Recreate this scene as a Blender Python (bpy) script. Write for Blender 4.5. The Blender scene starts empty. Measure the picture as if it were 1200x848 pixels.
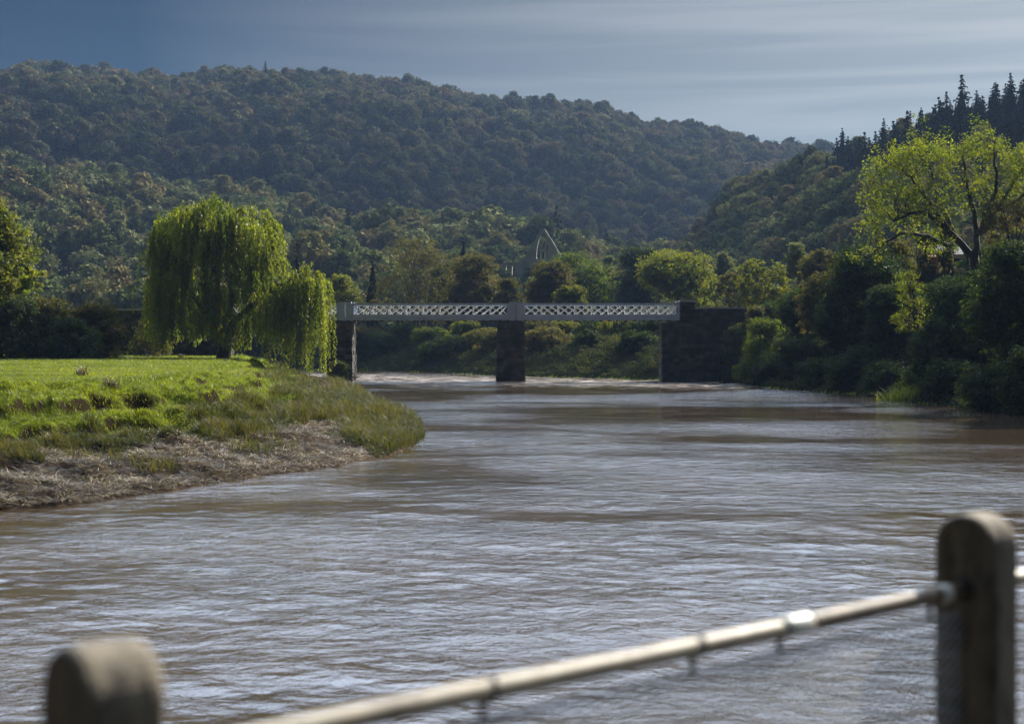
import bpy, math, random
import numpy as np
from mathutils import Vector

S = bpy.context.scene
R = math.radians
# ------------------------------------------------------------------ camera
EYE = 4.7                      # eye height above the water, camera stands on the river wall
F = 1667.0                     # focal length in photograph pixels (1200 px wide)
cam_d = bpy.data.cameras.new('camera'); cam = bpy.data.objects.new('camera', cam_d)
S.collection.objects.link(cam); S.camera = cam
cam.location = (0, 0, EYE); cam.rotation_euler = (R(90), 0, 0)
cam_d.lens = 50.0; cam_d.sensor_width = 36.0
cam_d.shift_y = -24.0 / 1200
cam_d.clip_start = 0.05; cam_d.clip_end = 8000
cam_d.dof.use_dof = True; cam_d.dof.focus_distance = 110.0; cam_d.dof.aperture_fstop = 1.7
# ------------------------------------------------------------------ light
SUN_AZ, SUN_EL = 38.0, 34.0    # azimuth from +Y (view direction) towards +X
w = bpy.data.worlds.new("World"); S.world = w; w.use_nodes = True
nt = w.node_tree; nt.nodes.clear()
def N(nt, t, **k):
    n = nt.nodes.new(t)
    for a, b in k.items():
        if a.startswith('i_'):
            key = a[2:]
            key = int(key) if key.isdigit() else key.replace('_', ' ')
            n.inputs[key].default_value = b
        else: setattr(n, a, b)
    return n
out = N(nt, 'ShaderNodeOutputWorld'); bg = N(nt, 'ShaderNodeBackground'); bg.inputs[1].default_value = 0.05
sky = N(nt, 'ShaderNodeTexSky', sky_type='NISHITA', sun_disc=False)
sky.sun_elevation = R(SUN_EL); sky.sun_rotation = R(SUN_AZ); sky.altitude = 50; sky.air_density = 1.0
sky.dust_density = 0.8; sky.ozone_density = 1.6
# thin cirrus: streaks in direction space
tc = N(nt, 'ShaderNodeTexCoord'); mp = N(nt, 'ShaderNodeMapping'); mp.inputs['Scale'].default_value = (1.5, 1.5, 30)
mp.inputs['Rotation'].default_value = (0, R(4), R(10))
nz = N(nt, 'ShaderNodeTexNoise'); nz.inputs['Scale'].default_value = 2.0; nz.inputs['Detail'].default_value = 7
nz.inputs['Distortion'].default_value = 0.5
cr = N(nt, 'ShaderNodeMapRange'); cr.inputs[1].default_value = 0.42; cr.inputs[2].default_value = 0.66
cr.inputs[3].default_value = 0; cr.inputs[4].default_value = 0.26
mx = N(nt, 'ShaderNodeMixRGB'); mx.inputs[2].default_value = (6.9, 7.0, 6.8, 1)
L = nt.links.new
L(tc.outputs['Generated'], mp.inputs[0]); L(mp.outputs[0], nz.inputs['Vector']); L(nz.outputs[0], cr.inputs[0])
# clear polarised-looking blue: the sky colour with more contrast
sc6 = N(nt, 'ShaderNodeMixRGB', blend_type='DIVIDE'); sc6.inputs[0].default_value = 1; sc6.inputs[2].default_value = (6, 6, 6, 1)
gm = N(nt, 'ShaderNodeGamma'); gm.inputs[1].default_value = 1.8
sc7 = N(nt, 'ShaderNodeMixRGB', blend_type='MULTIPLY'); sc7.inputs[0].default_value = 1; sc7.inputs[2].default_value = (.30, .74, .90, 1)
# thin veil of cirrus thickening towards the sun's side
vd = N(nt, 'ShaderNodeVectorMath', operation='DOT_PRODUCT'); vd.inputs[1].default_value = (math.sin(R(38)) * math.cos(R(12)), math.cos(R(38)) * math.cos(R(12)), math.sin(R(12)))
vm = N(nt, 'ShaderNodeMapRange'); vm.inputs[1].default_value = .62; vm.inputs[2].default_value = .98; vm.inputs[3].default_value = 0.02; vm.inputs[4].default_value = .75
va = N(nt, 'ShaderNodeMath', operation='MULTIPLY_ADD'); va.use_clamp = True
L(tc.outputs['Generated'], vd.inputs[0]); L(vd.outputs['Value'], vm.inputs[0])
L(cr.outputs[0], va.inputs[0]); L(vm.outputs[0], va.inputs[1])
vb = N(nt, 'ShaderNodeMath', operation='MULTIPLY'); vb.inputs[1].default_value = .68; L(vm.outputs[0], vb.inputs[0]); L(vb.outputs[0], va.inputs[2])
L(sky.outputs[0], sc6.inputs[1]); L(sc6.outputs[0], gm.inputs[0]); L(gm.outputs[0], sc7.inputs[1])
L(va.outputs[0], mx.inputs[0]); L(sc7.outputs[0], mx.inputs[1]); # broad bright cloud added out of view above the frame to brighten the river
hd = N(nt, 'ShaderNodeVectorMath', operation='DOT_PRODUCT'); hd.inputs[1].default_value = (math.sin(R(16)) * math.cos(R(38)), math.cos(R(16)) * math.cos(R(38)), math.sin(R(38)))
hm = N(nt, 'ShaderNodeMapRange', interpolation_type='SMOOTHSTEP'); hm.inputs[1].default_value = .48; hm.inputs[2].default_value = .97
hs_ = N(nt, 'ShaderNodeSeparateXYZ'); hz_ = N(nt, 'ShaderNodeMapRange', interpolation_type='SMOOTHSTEP'); hz_.inputs[1].default_value = .235; hz_.inputs[2].default_value = .40
hx = N(nt, 'ShaderNodeMath', operation='MULTIPLY'); hmix = N(nt, 'ShaderNodeMixRGB'); hmix.inputs[2].default_value = (32, 39, 50, 1)
L(tc.outputs['Generated'], hd.inputs[0]); L(hd.outputs['Value'], hm.inputs[0]); L(tc.outputs['Generated'], hs_.inputs[0]); L(hs_.outputs[2], hz_.inputs[0])
L(hm.outputs[0], hx.inputs[0]); L(hz_.outputs[0], hx.inputs[1]); L(hx.outputs[0], hmix.inputs[0]); L(mx.outputs[0], hmix.inputs[1]); L(hmix.outputs[0], bg.inputs[0]); L(bg.outputs[0], out.inputs[0])
sd = bpy.data.lights.new('sun', 'SUN'); sun = bpy.data.objects.new('sun', sd); S.collection.objects.link(sun)
sd.energy = 5.0; sd.angle = R(0.53); sd.color = (1.0, 0.92, 0.78)
SV = Vector((math.sin(R(SUN_AZ)) * math.cos(R(SUN_EL)), math.cos(R(SUN_AZ)) * math.cos(R(SUN_EL)), math.sin(R(SUN_EL))))
sun.rotation_euler = SV.to_track_quat('Z', 'Y').to_euler(); sun.location = (60, 60, 120)
S.view_settings.view_transform = 'Standard'; S.view_settings.look = 'None'
S.view_settings.exposure = 1.0; S.view_settings.gamma = 1; S.view_settings.use_curve_mapping = False
S.cycles.use_denoising = True
S.cycles.max_bounces = 6; S.cycles.diffuse_bounces = 2; S.cycles.glossy_bounces = 3; S.cycles.transmission_bounces = 3
S.cycles.volume_bounces = 0; S.cycles.transparent_max_bounces = 6
S.cycles.caustics_reflective = False; S.cycles.caustics_refractive = False
S.cycles.sample_clamp_indirect = 4.0

# ------------------------------------------------------------------ helpers
def PX(px, py, Y):             # photograph pixel + distance -> world
    return Vector(((px - 600) / F * Y, Y, EYE - (py - 400) / F * Y))
def tag(o, label=None, cat=None, group=None, kind=None):
    if label: o['label'] = label
    if cat: o['category'] = cat
    if group: o['group'] = group
    if kind: o['kind'] = kind
    return o
def link(o, parent=None):
    S.collection.objects.link(o)
    if parent is not None: o.parent = parent
    return o
def empty(name, loc=(0, 0, 0), rz=0.0):
    o = bpy.data.objects.new(name, None); o.location = loc; o.rotation_euler = (0, 0, rz)
    o.empty_display_size = 0.3
    return link(o)

class Acc:
    """collects quads and triangles, becomes ONE mesh object"""
    def __init__(s): s.v = []; s.q = []; s.t = []; s.n = 0; s.tint = []
    def add(s, v, q=None, t=None, tint=0.5):
        v = np.asarray(v, dtype=np.float64).reshape(-1, 3)
        if q is not None and len(q): s.q.append(np.asarray(q, dtype=np.int64).reshape(-1, 4) + s.n)
        if t is not None and len(t): s.t.append(np.asarray(t, dtype=np.int64).reshape(-1, 3) + s.n)
        s.v.append(v); s.n += len(v)
        s.tint.append(np.broadcast_to(np.asarray(tint, dtype=np.float32), (len(v),)))
        return s
    def mesh(s, name, mat, smooth=False):
        me = bpy.data.meshes.new(name)
        V = np.concatenate(s.v)
        q = np.concatenate(s.q) if s.q else np.zeros((0, 4), int)
        t = np.concatenate(s.t) if s.t else np.zeros((0, 3), int)
        me.vertices.add(len(V)); me.vertices.foreach_set('co', V.astype(np.float32).ravel())
        loops = np.concatenate([q.ravel(), t.ravel()]).astype(np.int32)
        me.loops.add(len(loops)); me.loops.foreach_set('vertex_index', loops)
        st = np.concatenate([np.arange(len(q)) * 4, len(q) * 4 + np.arange(len(t)) * 3]).astype(np.int32)
        me.polygons.add(len(st)); me.polygons.foreach_set('loop_start', st)
        me.polygons.foreach_set('use_smooth', np.full(len(st), smooth, dtype=bool))
        a = me.attributes.new('tint', 'FLOAT', 'POINT'); a.data.foreach_set('value', np.concatenate(s.tint).astype(np.float32))
        me.update(calc_edges=True); me.validate()
        if mat: me.materials.append(mat)
        return me
    def build(s, name, mat, parent=None, smooth=False):
        return link(bpy.data.objects.new(name, s.mesh(name, mat, smooth)), parent)

BQ = [(0, 3, 2, 1), (4, 5, 6, 7), (0, 1, 5, 4), (1, 2, 6, 5), (2, 3, 7, 6), (3, 0, 4, 7)]
def box(A, x0, x1, y0, y1, z0, z1, tint=0.5):
    return A.add([(x0, y0, z0), (x1, y0, z0), (x1, y1, z0), (x0, y1, z0), (x0, y0, z1), (x1, y0, z1), (x1, y1, z1), (x0, y1, z1)], BQ, tint=tint)
def bar(A, p, q, wd, th, up=(0, 1, 0)):   # rectangular bar from p to q; th measured along up
    p = np.array(p, float); q = np.array(q, float); d = q - p; d /= np.linalg.norm(d)
    u = np.array(up, float); u -= d * u.dot(d); u /= np.linalg.norm(u); s = np.cross(d, u)
    c = [-s * wd / 2 - u * th / 2, s * wd / 2 - u * th / 2, s * wd / 2 + u * th / 2, -s * wd / 2 + u * th / 2]
    return A.add([p + k for k in c] + [q + k for k in c], BQ)
def tube(A, pts, rad, sides=6, cap=True, tint=0.5):
    pts = np.asarray(pts, float); n = len(pts); rad = np.broadcast_to(np.asarray(rad, float), (n,))
    d = np.gradient(pts, axis=0); d /= np.linalg.norm(d, axis=1)[:, None] + 1e-9
    ref = np.array([0.31, 0.17, 0.93]) if abs(d[:, 2]).mean() < 0.8 else np.array([1.0, 0.13, 0.0])
    a = np.cross(d, ref); a /= np.linalg.norm(a, axis=1)[:, None] + 1e-9; b = np.cross(d, a)
    th = np.arange(sides) / sides * 2 * math.pi
    V = pts[:, None] + rad[:, None, None] * (a[:, None] * np.cos(th)[None, :, None] + b[:, None] * np.sin(th)[None, :, None])
    i = np.arange(n - 1)[:, None] * sides; j = np.arange(sides)[None]; k = (j + 1) % sides
    Q = np.stack([i + j, i + k, i + sides + k, i + sides + j], -1).reshape(-1, 4)
    V = V.reshape(-1, 3)
    T = None
    if cap:
        V = np.concatenate([V, pts[:1], pts[-1:]]); c0 = n * sides; jj = np.arange(sides); kk = (jj + 1) % sides
        T = np.concatenate([np.stack([np.full(sides, c0), kk, jj], -1), np.stack([np.full(sides, c0 + 1), (n - 1) * sides + jj, (n - 1) * sides + kk], -1)])
    return A.add(V, Q, T, tint=tint)

# numpy value noise -------------------------------------------------
_rt = np.random.default_rng(5).random((256, 256))
def vn(x, y):
    xi = np.floor(x).astype(int); yi = np.floor(y).astype(int); fx = x - xi; fy = y - yi
    fx = fx * fx * (3 - 2 * fx); fy = fy * fy * (3 - 2 * fy)
    g = lambda a, b: _rt[a & 255, b & 255]
    return (g(xi, yi) * (1 - fx) + g(xi + 1, yi) * fx) * (1 - fy) + (g(xi, yi + 1) * (1 - fx) + g(xi + 1, yi + 1) * fx) * fy
def fbm(x, y, o=4, seed=0):
    s = 0; a = 0.5; t = 0
    for k in range(o):
        s = s + a * (vn(x * 2 ** k + 17.3 * k + seed * 31.7, y * 2 ** k + 9.1 * k + seed * 11.3) - 0.5); t += a; a *= 0.5
    return s / t * 2   # about -1..1

# ------------------------------------------------------------------ materials
def newmat(name):
    m = bpy.data.materials.new(name); m.use_nodes = True; t = m.node_tree; t.nodes.clear()
    o = N(t, 'ShaderNodeOutputMaterial'); return m, t, o
def c4(c): return (c[0], c[1], c[2], 1)
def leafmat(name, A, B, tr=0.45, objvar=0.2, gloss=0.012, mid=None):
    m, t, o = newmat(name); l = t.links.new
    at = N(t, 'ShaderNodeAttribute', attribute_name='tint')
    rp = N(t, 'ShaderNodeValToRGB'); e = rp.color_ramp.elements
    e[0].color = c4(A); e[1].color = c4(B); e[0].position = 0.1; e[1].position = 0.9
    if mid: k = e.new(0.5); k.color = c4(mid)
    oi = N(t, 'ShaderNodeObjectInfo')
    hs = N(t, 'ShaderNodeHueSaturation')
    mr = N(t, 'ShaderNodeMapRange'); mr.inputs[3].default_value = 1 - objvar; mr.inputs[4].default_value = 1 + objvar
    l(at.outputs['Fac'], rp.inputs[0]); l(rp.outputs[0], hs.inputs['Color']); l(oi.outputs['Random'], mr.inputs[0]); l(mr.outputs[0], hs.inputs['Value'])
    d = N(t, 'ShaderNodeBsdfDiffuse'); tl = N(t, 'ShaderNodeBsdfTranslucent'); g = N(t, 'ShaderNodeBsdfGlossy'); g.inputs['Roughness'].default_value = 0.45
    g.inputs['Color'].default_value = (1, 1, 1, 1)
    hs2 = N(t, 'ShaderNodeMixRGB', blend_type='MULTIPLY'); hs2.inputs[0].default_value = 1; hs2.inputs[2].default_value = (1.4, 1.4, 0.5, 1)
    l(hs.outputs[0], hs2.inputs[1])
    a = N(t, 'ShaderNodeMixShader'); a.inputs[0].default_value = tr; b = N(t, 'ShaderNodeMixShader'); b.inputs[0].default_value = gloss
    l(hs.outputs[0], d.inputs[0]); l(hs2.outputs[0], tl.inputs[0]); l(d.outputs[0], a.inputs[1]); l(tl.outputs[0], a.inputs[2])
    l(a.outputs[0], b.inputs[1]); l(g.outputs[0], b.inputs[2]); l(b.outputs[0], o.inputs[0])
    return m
def hillmat(name, cols, tr=0.12):
    """crowns whose colour depends on which tree it is (autumn wood)"""
    m, t, o = newmat(name); l = t.links.new
    oi = N(t, 'ShaderNodeObjectInfo'); rp = N(t, 'ShaderNodeValToRGB'); rp.color_ramp.interpolation = 'CONSTANT'
    e = rp.color_ramp.elements
    while len(e) < len(cols): e.new(0.5)
    for i, c in enumerate(cols): e[i].position = i / len(cols); e[i].color = c4(c)
    at = N(t, 'ShaderNodeAttribute', attribute_name='tint'); mr = N(t, 'ShaderNodeMapRange'); mr.inputs[3].default_value = 0.75; mr.inputs[4].default_value = 1.25
    hs = N(t, 'ShaderNodeHueSaturation'); l(oi.outputs['Random'], rp.inputs[0]); l(rp.outputs[0], hs.inputs['Color'])
    l(at.outputs['Fac'], mr.inputs[0]); l(mr.outputs[0], hs.inputs['Value'])
    # sunlit lower slopes and the shaded scarp above, painted into the crown colour by distance
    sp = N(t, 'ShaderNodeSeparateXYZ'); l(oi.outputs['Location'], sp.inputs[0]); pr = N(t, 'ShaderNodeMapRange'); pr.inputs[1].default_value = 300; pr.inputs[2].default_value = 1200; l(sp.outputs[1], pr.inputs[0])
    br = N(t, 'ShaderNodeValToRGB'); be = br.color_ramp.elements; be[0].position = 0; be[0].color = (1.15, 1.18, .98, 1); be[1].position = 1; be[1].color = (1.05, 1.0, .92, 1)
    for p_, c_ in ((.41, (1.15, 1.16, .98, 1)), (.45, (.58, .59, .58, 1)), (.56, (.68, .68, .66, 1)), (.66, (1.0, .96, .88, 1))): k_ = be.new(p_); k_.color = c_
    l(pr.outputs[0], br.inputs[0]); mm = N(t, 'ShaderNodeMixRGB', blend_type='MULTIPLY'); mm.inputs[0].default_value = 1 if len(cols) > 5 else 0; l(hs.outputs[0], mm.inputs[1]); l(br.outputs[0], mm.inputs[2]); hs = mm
    d = N(t, 'ShaderNodeBsdfDiffuse'); tl = N(t, 'ShaderNodeBsdfTranslucent'); a = N(t, 'ShaderNodeMixShader'); a.inputs[0].default_value = tr
    l(hs.outputs[0], d.inputs[0]); l(hs.outputs[0], tl.inputs[0]); l(d.outputs[0], a.inputs[1]); l(tl.outputs[0], a.inputs[2]); l(a.outputs[0], o.inputs[0])
    return m
def rough(name, A, B, scale=2.0, r=0.9, bump=0.3, bs=None, C=None, detail=6, metal=0.0, stretch=(1, 1, 1), dist=0.05):
    m, t, o = newmat(name); l = t.links.new
    tcn = N(t, 'ShaderNodeTexCoord'); mpn = N(t, 'ShaderNodeMapping'); mpn.inputs['Scale'].default_value = stretch
    n = N(t, 'ShaderNodeTexNoise'); n.inputs['Scale'].default_value = scale; n.inputs['Detail'].default_value = detail; n.inputs['Roughness'].default_value = 0.62
    rp = N(t, 'ShaderNodeValToRGB'); e = rp.color_ramp.elements; e[0].position = 0.33; e[1].position = 0.67; e[0].color = c4(A); e[1].color = c4(B)
    if C: k = e.new(0.5); k.color = c4(C)
    p = N(t, 'ShaderNodeBsdfPrincipled'); p.inputs['Roughness'].default_value = r; p.inputs['Metallic'].default_value = metal
    l(tcn.outputs['Object'], mpn.inputs[0]); l(mpn.outputs[0], n.inputs['Vector']); l(n.outputs[0], rp.inputs[0]); l(rp.outputs[0], p.inputs['Base Color'])
    n2 = N(t, 'ShaderNodeTexNoise'); n2.inputs['Scale'].default_value = bs or scale * 4; n2.inputs['Detail'].default_value = 5; l(mpn.outputs[0], n2.inputs['Vector'])
    bm = N(t, 'ShaderNodeBump'); bm.inputs['Strength'].default_value = bump; bm.inputs['Distance'].default_value = dist
    l(n2.outputs[0], bm.inputs['Height']); l(bm.outputs[0], p.inputs['Normal']); l(p.outputs[0], o.inputs[0])
    return m
M = {}
M['bark'] = rough('bark', (.035, .028, .02), (.085, .07, .05), 1.2, bump=0.5, stretch=(3, 3, .6))
M['far_bark'] = rough('far_bark', (.08, .07, .055), (.16, .14, .11), 1.0, bump=0.2)
M['stone'] = rough('pier_stone', (.025, .021, .017), (.12, .095, .075), .9, bump=0.6, C=(.055, .045, .037))
_t = M['stone'].node_tree; _p = _t.nodes['Principled BSDF']; _l = _p.inputs['Base Color'].links[0].from_socket      # each block weathers to its own tone
_a = N(_t, 'ShaderNodeAttribute', attribute_name='tint'); _m = N(_t, 'ShaderNodeMapRange'); _m.inputs[3].default_value = .45; _m.inputs[4].default_value = 1.9
_h = N(_t, 'ShaderNodeHueSaturation'); _t.links.new(_a.outputs['Fac'], _m.inputs[0]); _t.links.new(_m.outputs[0], _h.inputs['Value']); _t.links.new(_l, _h.inputs['Color']); _t.links.new(_h.outputs[0], _p.inputs['Base Color'])
M['coping'] = rough('coping_stone', (.45, .44, .42), (.62, .61, .58), 2.0, bump=0.3)
M['abbey'] = rough('abbey_stone', (.30, .285, .27), (.45, .43, .41), .35, bump=0.3)
M['chord'] = rough('grey_blue_paint', (.46, .53, .68), (.60, .67, .82), .8, r=.55, bump=.08)
M['web'] = rough('white_paint', (.84, .83, .76), (.92, .91, .86), 1.5, r=.5, bump=.05)
M['deck'] = rough('dark_steel', (.03, .03, .035), (.06, .055, .05), 2, bump=.1)
M['post'] = rough('weathered_post', (.04, .032, .022), (.22, .175, .11), 14, r=.85, bump=.8, bs=60, C=(.15, .12, .08), stretch=(1, 1, .35), dist=.008)
M['rail'] = rough('worn_rail_paint', (.09, .058, .034), (.36, .31, .22), 4, r=.5, bump=.35, bs=70, C=(.40, .32, .21), dist=.003)
M['rail_brown'] = rough('rusty_rail_paint', (.05, .03, .016), (.22, .15, .085), 9, r=.6, bump=.5, bs=60, dist=.003)
M['socket'] = rough('pale_socket', (.5, .47, .38), (.8, .78, .68), 14, r=.4, bump=.3, dist=.003)
M['iron'] = rough('rusty_iron', (.02, .015, .012), (.06, .04, .025), 30, r=.7, bump=.3, dist=.004)
M['wire'] = rough('galvanised_wire', (.28, .28, .27), (.42, .42, .40), 40, r=.8, bump=.1, dist=.002)
M['white_wall'] = rough('white_render', (.62, .62, .6), (.78, .78, .76), 1, bump=.1)
M['slate'] = rough('slate', (.05, .05, .06), (.11, .11, .12), 2, bump=.3)
M['glass'] = rough('window_dark', (.015, .02, .025), (.03, .035, .04), 1, r=.12, bump=0.02)
M['orange'] = rough('orange_paint', (.5, .09, .03), (.65, .14, .05), 1, r=.6, bump=.1)
M['road'] = rough('asphalt', (.04, .04, .042), (.065, .063, .06), 20, bump=.4, dist=.01)
M['wall'] = rough('river_wall_stone', (.10, .09, .08), (.24, .21, .18), 3, bump=.8)

# ------------------------------------------------------------------ river, banks
LB = np.array([(-400, -60), (-120, -30), (-60, 8), (-28, 30), (-14.3, 39.8), (-12.4, 41.2), (-10.7, 44.8), (-8.8, 49), (-6.5, 53), (-5.0, 59), (-4.1, 68),
               (-5.2, 82.5), (-9.4, 104), (-15.3, 142), (-20.3, 167), (-27, 178), (-60, 193), (-150, 205), (-420, 215)], float)
RB = np.array([(-400, -75), (-120, -55), (-50, -30), (-8, -3), (-1.2, 3.3), (4.2, 8.0), (12, 15), (22, 27), (29, 50), (33.5, 75), (33, 90), (31.2, 108), (30.6, 126), (26, 142),
               (25, 162), (19, 174), (2.5, 191), (-7.4, 206), (-26.3, 237), (-60, 262), (-150, 275), (-420, 285)], float)
def poly_d(P, X, Y):
    d = np.full(X.shape, 1e9)
    for a, b in zip(P[:-1], P[1:]):
        e = b - a; t = np.clip(((X - a[0]) * e[0] + (Y - a[1]) * e[1]) / e.dot(e), 0, 1)
        d = np.minimum(d, np.hypot(X - a[0] - t * e[0], Y - a[1] - t * e[1]))
    return d
RIV = np.concatenate([LB, RB[::-1]])
def inriver(X, Y):
    c = np.zeros(X.shape, bool)
    n = len(RIV)
    for i in range(n):
        a = RIV[i]; b = RIV[(i + 1) % n]
        if a[1] == b[1]: continue
        k = (a[1] > Y) != (b[1] > Y)
        c ^= k & (X < (b[0] - a[0]) * (Y - a[1]) / (b[1] - a[1]) + a[0])
    return c
def ground_z(X, Y, fine=True):
    X = np.asarray(X, float); Y = np.asarray(Y, float)
    dl = poly_d(LB, X, Y); dr = poly_d(RB, X, Y); riv = inriver(X, Y)
    left = dl < dr
    n1 = fbm(X / 5.0, Y / 5.0, 3, 1); n2 = fbm(X / 1.6, Y / 1.6, 3, 2); n3 = fbm(X / .55, Y / .55, 3, 3)
    tip = np.clip((Y - 56) / 22, 0, 1) * np.clip((150 - Y) / 30, 0, 1)      # reed-grown spit: lower, flatter
    d = np.maximum(dl + 1.5 * n1 * np.clip(dl / 5, 0, 1) + 0.7 * n2 * np.clip(dl / 4, 0, 1), 0.0)
    zl = np.interp(d, [0, .8, 2.5, 4.5, 6.5, 8.3, 9.0, 10.3, 10.9, 13, 20, 60, 400], [-.05, .22, .5, .85, 1.3, 1.75, 2.15, 2.4, 2.92, 3.0, 3.05, 3.3, 3.6])
    zt = np.interp(d, [0, .8, 2.5, 5.5, 8.0, 9.2, 11, 11.8, 14, 20, 60, 400], [-.05, .3, .7, 1.1, 1.5, 2.1, 2.5, 2.9, 3.0, 3.05, 3.3, 3.6])
    zl = zl * (1 - tip) + zt * tip
    am = np.interp(d, [0, 1.5, 4, 7, 11, 13, 16], [.03, .26, .34, .26, .28, .16, .10])
    n4 = 1 - np.abs(fbm(X / 1.3 + .4 * n2, Y / 2.2, 2, 6)) * 3
    zl = zl + am * (n2 * .7 + n3 * .55) + np.interp(d, [4, 6, 11, 13], [0, .08, .08, 0]) * np.clip(n4, -1, 1) + np.interp(d, [5, 7, 11, 12.5], [0, .27, .32, 0]) * np.sign(np.sin(d * 2.6 + 3 * n1)) * np.abs(np.sin(d * 2.6 + 3 * n1)) ** .6
    d2 = np.maximum(dr + 1.2 * n1 * np.clip(dr / 4, 0, 1), 0)
    zr = np.interp(d2, [0, 1.5, 4, 9, 14, 28, 60, 120, 400], [-.05, .7, 2.0, 4.4, 6.0, 7.0, 17.0, 24.0, 30])
    zf = np.interp(d2, [0, 2, 8, 20, 40, 400], [-.05, .8, 3.6, 5.2, 6.0, 9.0])       # beyond the bridge
    k = np.clip((Y - 170 - X * .3) / 40, 0, 1) * np.clip((70 - X) / 60, 0, 1)
    zr = zr * (1 - k) + zf * k + .35 * n1 + .15 * n2
    z = np.where(left, zl, zr)
    return np.where(riv, -.1 - np.minimum(np.minimum(dl, dr) * .35, 2.2), z), dl, dr, riv, left

def grid_obj(name, cols, rows, Zf, mat, kind='structure', smooth=True, extra=None):
    PXg, Yg = np.meshgrid(cols, rows); Xg = (PXg - 600) / F * Yg
    Zg, tint = Zf(PXg, Xg, Yg)
    nr, nc = Xg.shape; i = np.arange(nr - 1)[:, None] * nc; j = np.arange(nc - 1)[None]
    Q = np.stack([i + j, i + j + 1, i + nc + j + 1, i + nc + j], -1).reshape(-1, 4)
    A = Acc(); A.add(np.stack([Xg, Yg, Zg], -1).reshape(-1, 3), Q, tint=np.asarray(tint, np.float32).ravel())
    o = A.build(name, mat, smooth=smooth); tag(o, kind=kind); return o

def ground_mat():
    m, t, o = newmat('ground'); l = t.links.new
    g = N(t, 'ShaderNodeNewGeometry'); at = N(t, 'ShaderNodeAttribute', attribute_name='tint')
    tcn = N(t, 'ShaderNodeTexCoord')
    def noise(s, det=5):
        n = N(t, 'ShaderNodeTexNoise'); n.inputs['Scale'].default_value = s; n.inputs['Detail'].default_value = det; l(tcn.outputs['Object'], n.inputs['Vector']); return n
    def ramp(src, els):
        r = N(t, 'ShaderNodeValToRGB'); e = r.color_ramp.elements
        while len(e) < len(els): e.new(.5)
        for i, (p, c) in enumerate(els): e[i].position = p; e[i].color = c4(c)
        l(src, r.inputs[0]); return r
    grass = ramp(noise(.9).outputs[0], [(.3, (.07, .09, .010)), (.5, (.11, .135, .014)), (.7, (.15, .17, .02))])
    brown = ramp(noise(2.2).outputs[0], [(.3, (.03, .02, .014)), (.5, (.06, .043, .03)), (.7, (.13, .10, .07))])
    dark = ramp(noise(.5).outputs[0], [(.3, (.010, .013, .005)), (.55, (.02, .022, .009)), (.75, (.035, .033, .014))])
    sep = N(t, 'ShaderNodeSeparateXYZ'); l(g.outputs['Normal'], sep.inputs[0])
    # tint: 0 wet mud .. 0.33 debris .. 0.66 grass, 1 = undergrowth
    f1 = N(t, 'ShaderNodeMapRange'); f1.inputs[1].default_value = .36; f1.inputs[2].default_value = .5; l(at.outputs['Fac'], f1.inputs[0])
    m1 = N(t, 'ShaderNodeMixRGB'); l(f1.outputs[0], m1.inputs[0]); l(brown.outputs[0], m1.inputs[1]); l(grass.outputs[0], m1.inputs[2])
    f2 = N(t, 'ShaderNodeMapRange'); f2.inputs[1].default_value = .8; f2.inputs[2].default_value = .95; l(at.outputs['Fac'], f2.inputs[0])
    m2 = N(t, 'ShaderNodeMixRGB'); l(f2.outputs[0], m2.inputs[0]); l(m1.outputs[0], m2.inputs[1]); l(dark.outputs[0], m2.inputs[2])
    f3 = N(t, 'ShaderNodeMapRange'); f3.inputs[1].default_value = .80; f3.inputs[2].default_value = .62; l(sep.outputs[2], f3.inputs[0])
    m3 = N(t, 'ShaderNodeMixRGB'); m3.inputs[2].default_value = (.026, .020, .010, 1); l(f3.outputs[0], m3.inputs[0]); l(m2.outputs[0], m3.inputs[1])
    p = N(t, 'ShaderNodeBsdfPrincipled'); p.inputs['Roughness'].default_value = .85; p.inputs['Specular IOR Level'].default_value = .0
    l(m3.outputs[0], p.inputs['Base Color'])
    b = N(t, 'ShaderNodeBump'); b.inputs['Strength'].default_value = .5; b.inputs['Distance'].default_value = .05; l(noise(5, 6).outputs[0], b.inputs['Height']); l(b.outputs[0], p.inputs['Normal'])
    l(p.outputs[0], o.inputs[0]); return m
M['ground'] = ground_mat()
def gz(PXg, Xg, Yg):
    z, dl, dr, riv, left = ground_z(Xg, Yg)
    deb = 1.5 * fbm(Xg / 3, Yg / 3, 3, 7)
    wid = np.interp((Xg / Yg * F + 600), [-200, 60, 250, 420, 520], [7.5, 5.4, 5.8, 5.2, 1.2])
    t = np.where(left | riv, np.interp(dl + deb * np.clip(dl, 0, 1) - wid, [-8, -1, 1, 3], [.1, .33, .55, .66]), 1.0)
    return z, t
cols = np.concatenate([np.arange(-1400, -60, 20), np.arange(-60, 540, 2.0), np.arange(540, 1300, 5), np.arange(1300, 2400, 25)])
rows = np.exp(np.arange(math.log(30), math.log(470), .0045))
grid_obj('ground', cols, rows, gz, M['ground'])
A = Acc(); A.add([(-6000, -3000, -3), (6000, -3000, -3), (6000, 7000, -3), (-6000, 7000, -3)], [(0, 1, 2, 3)], tint=1.0)
tag(A.build('valley_floor', M['ground']), kind='structure')

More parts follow.
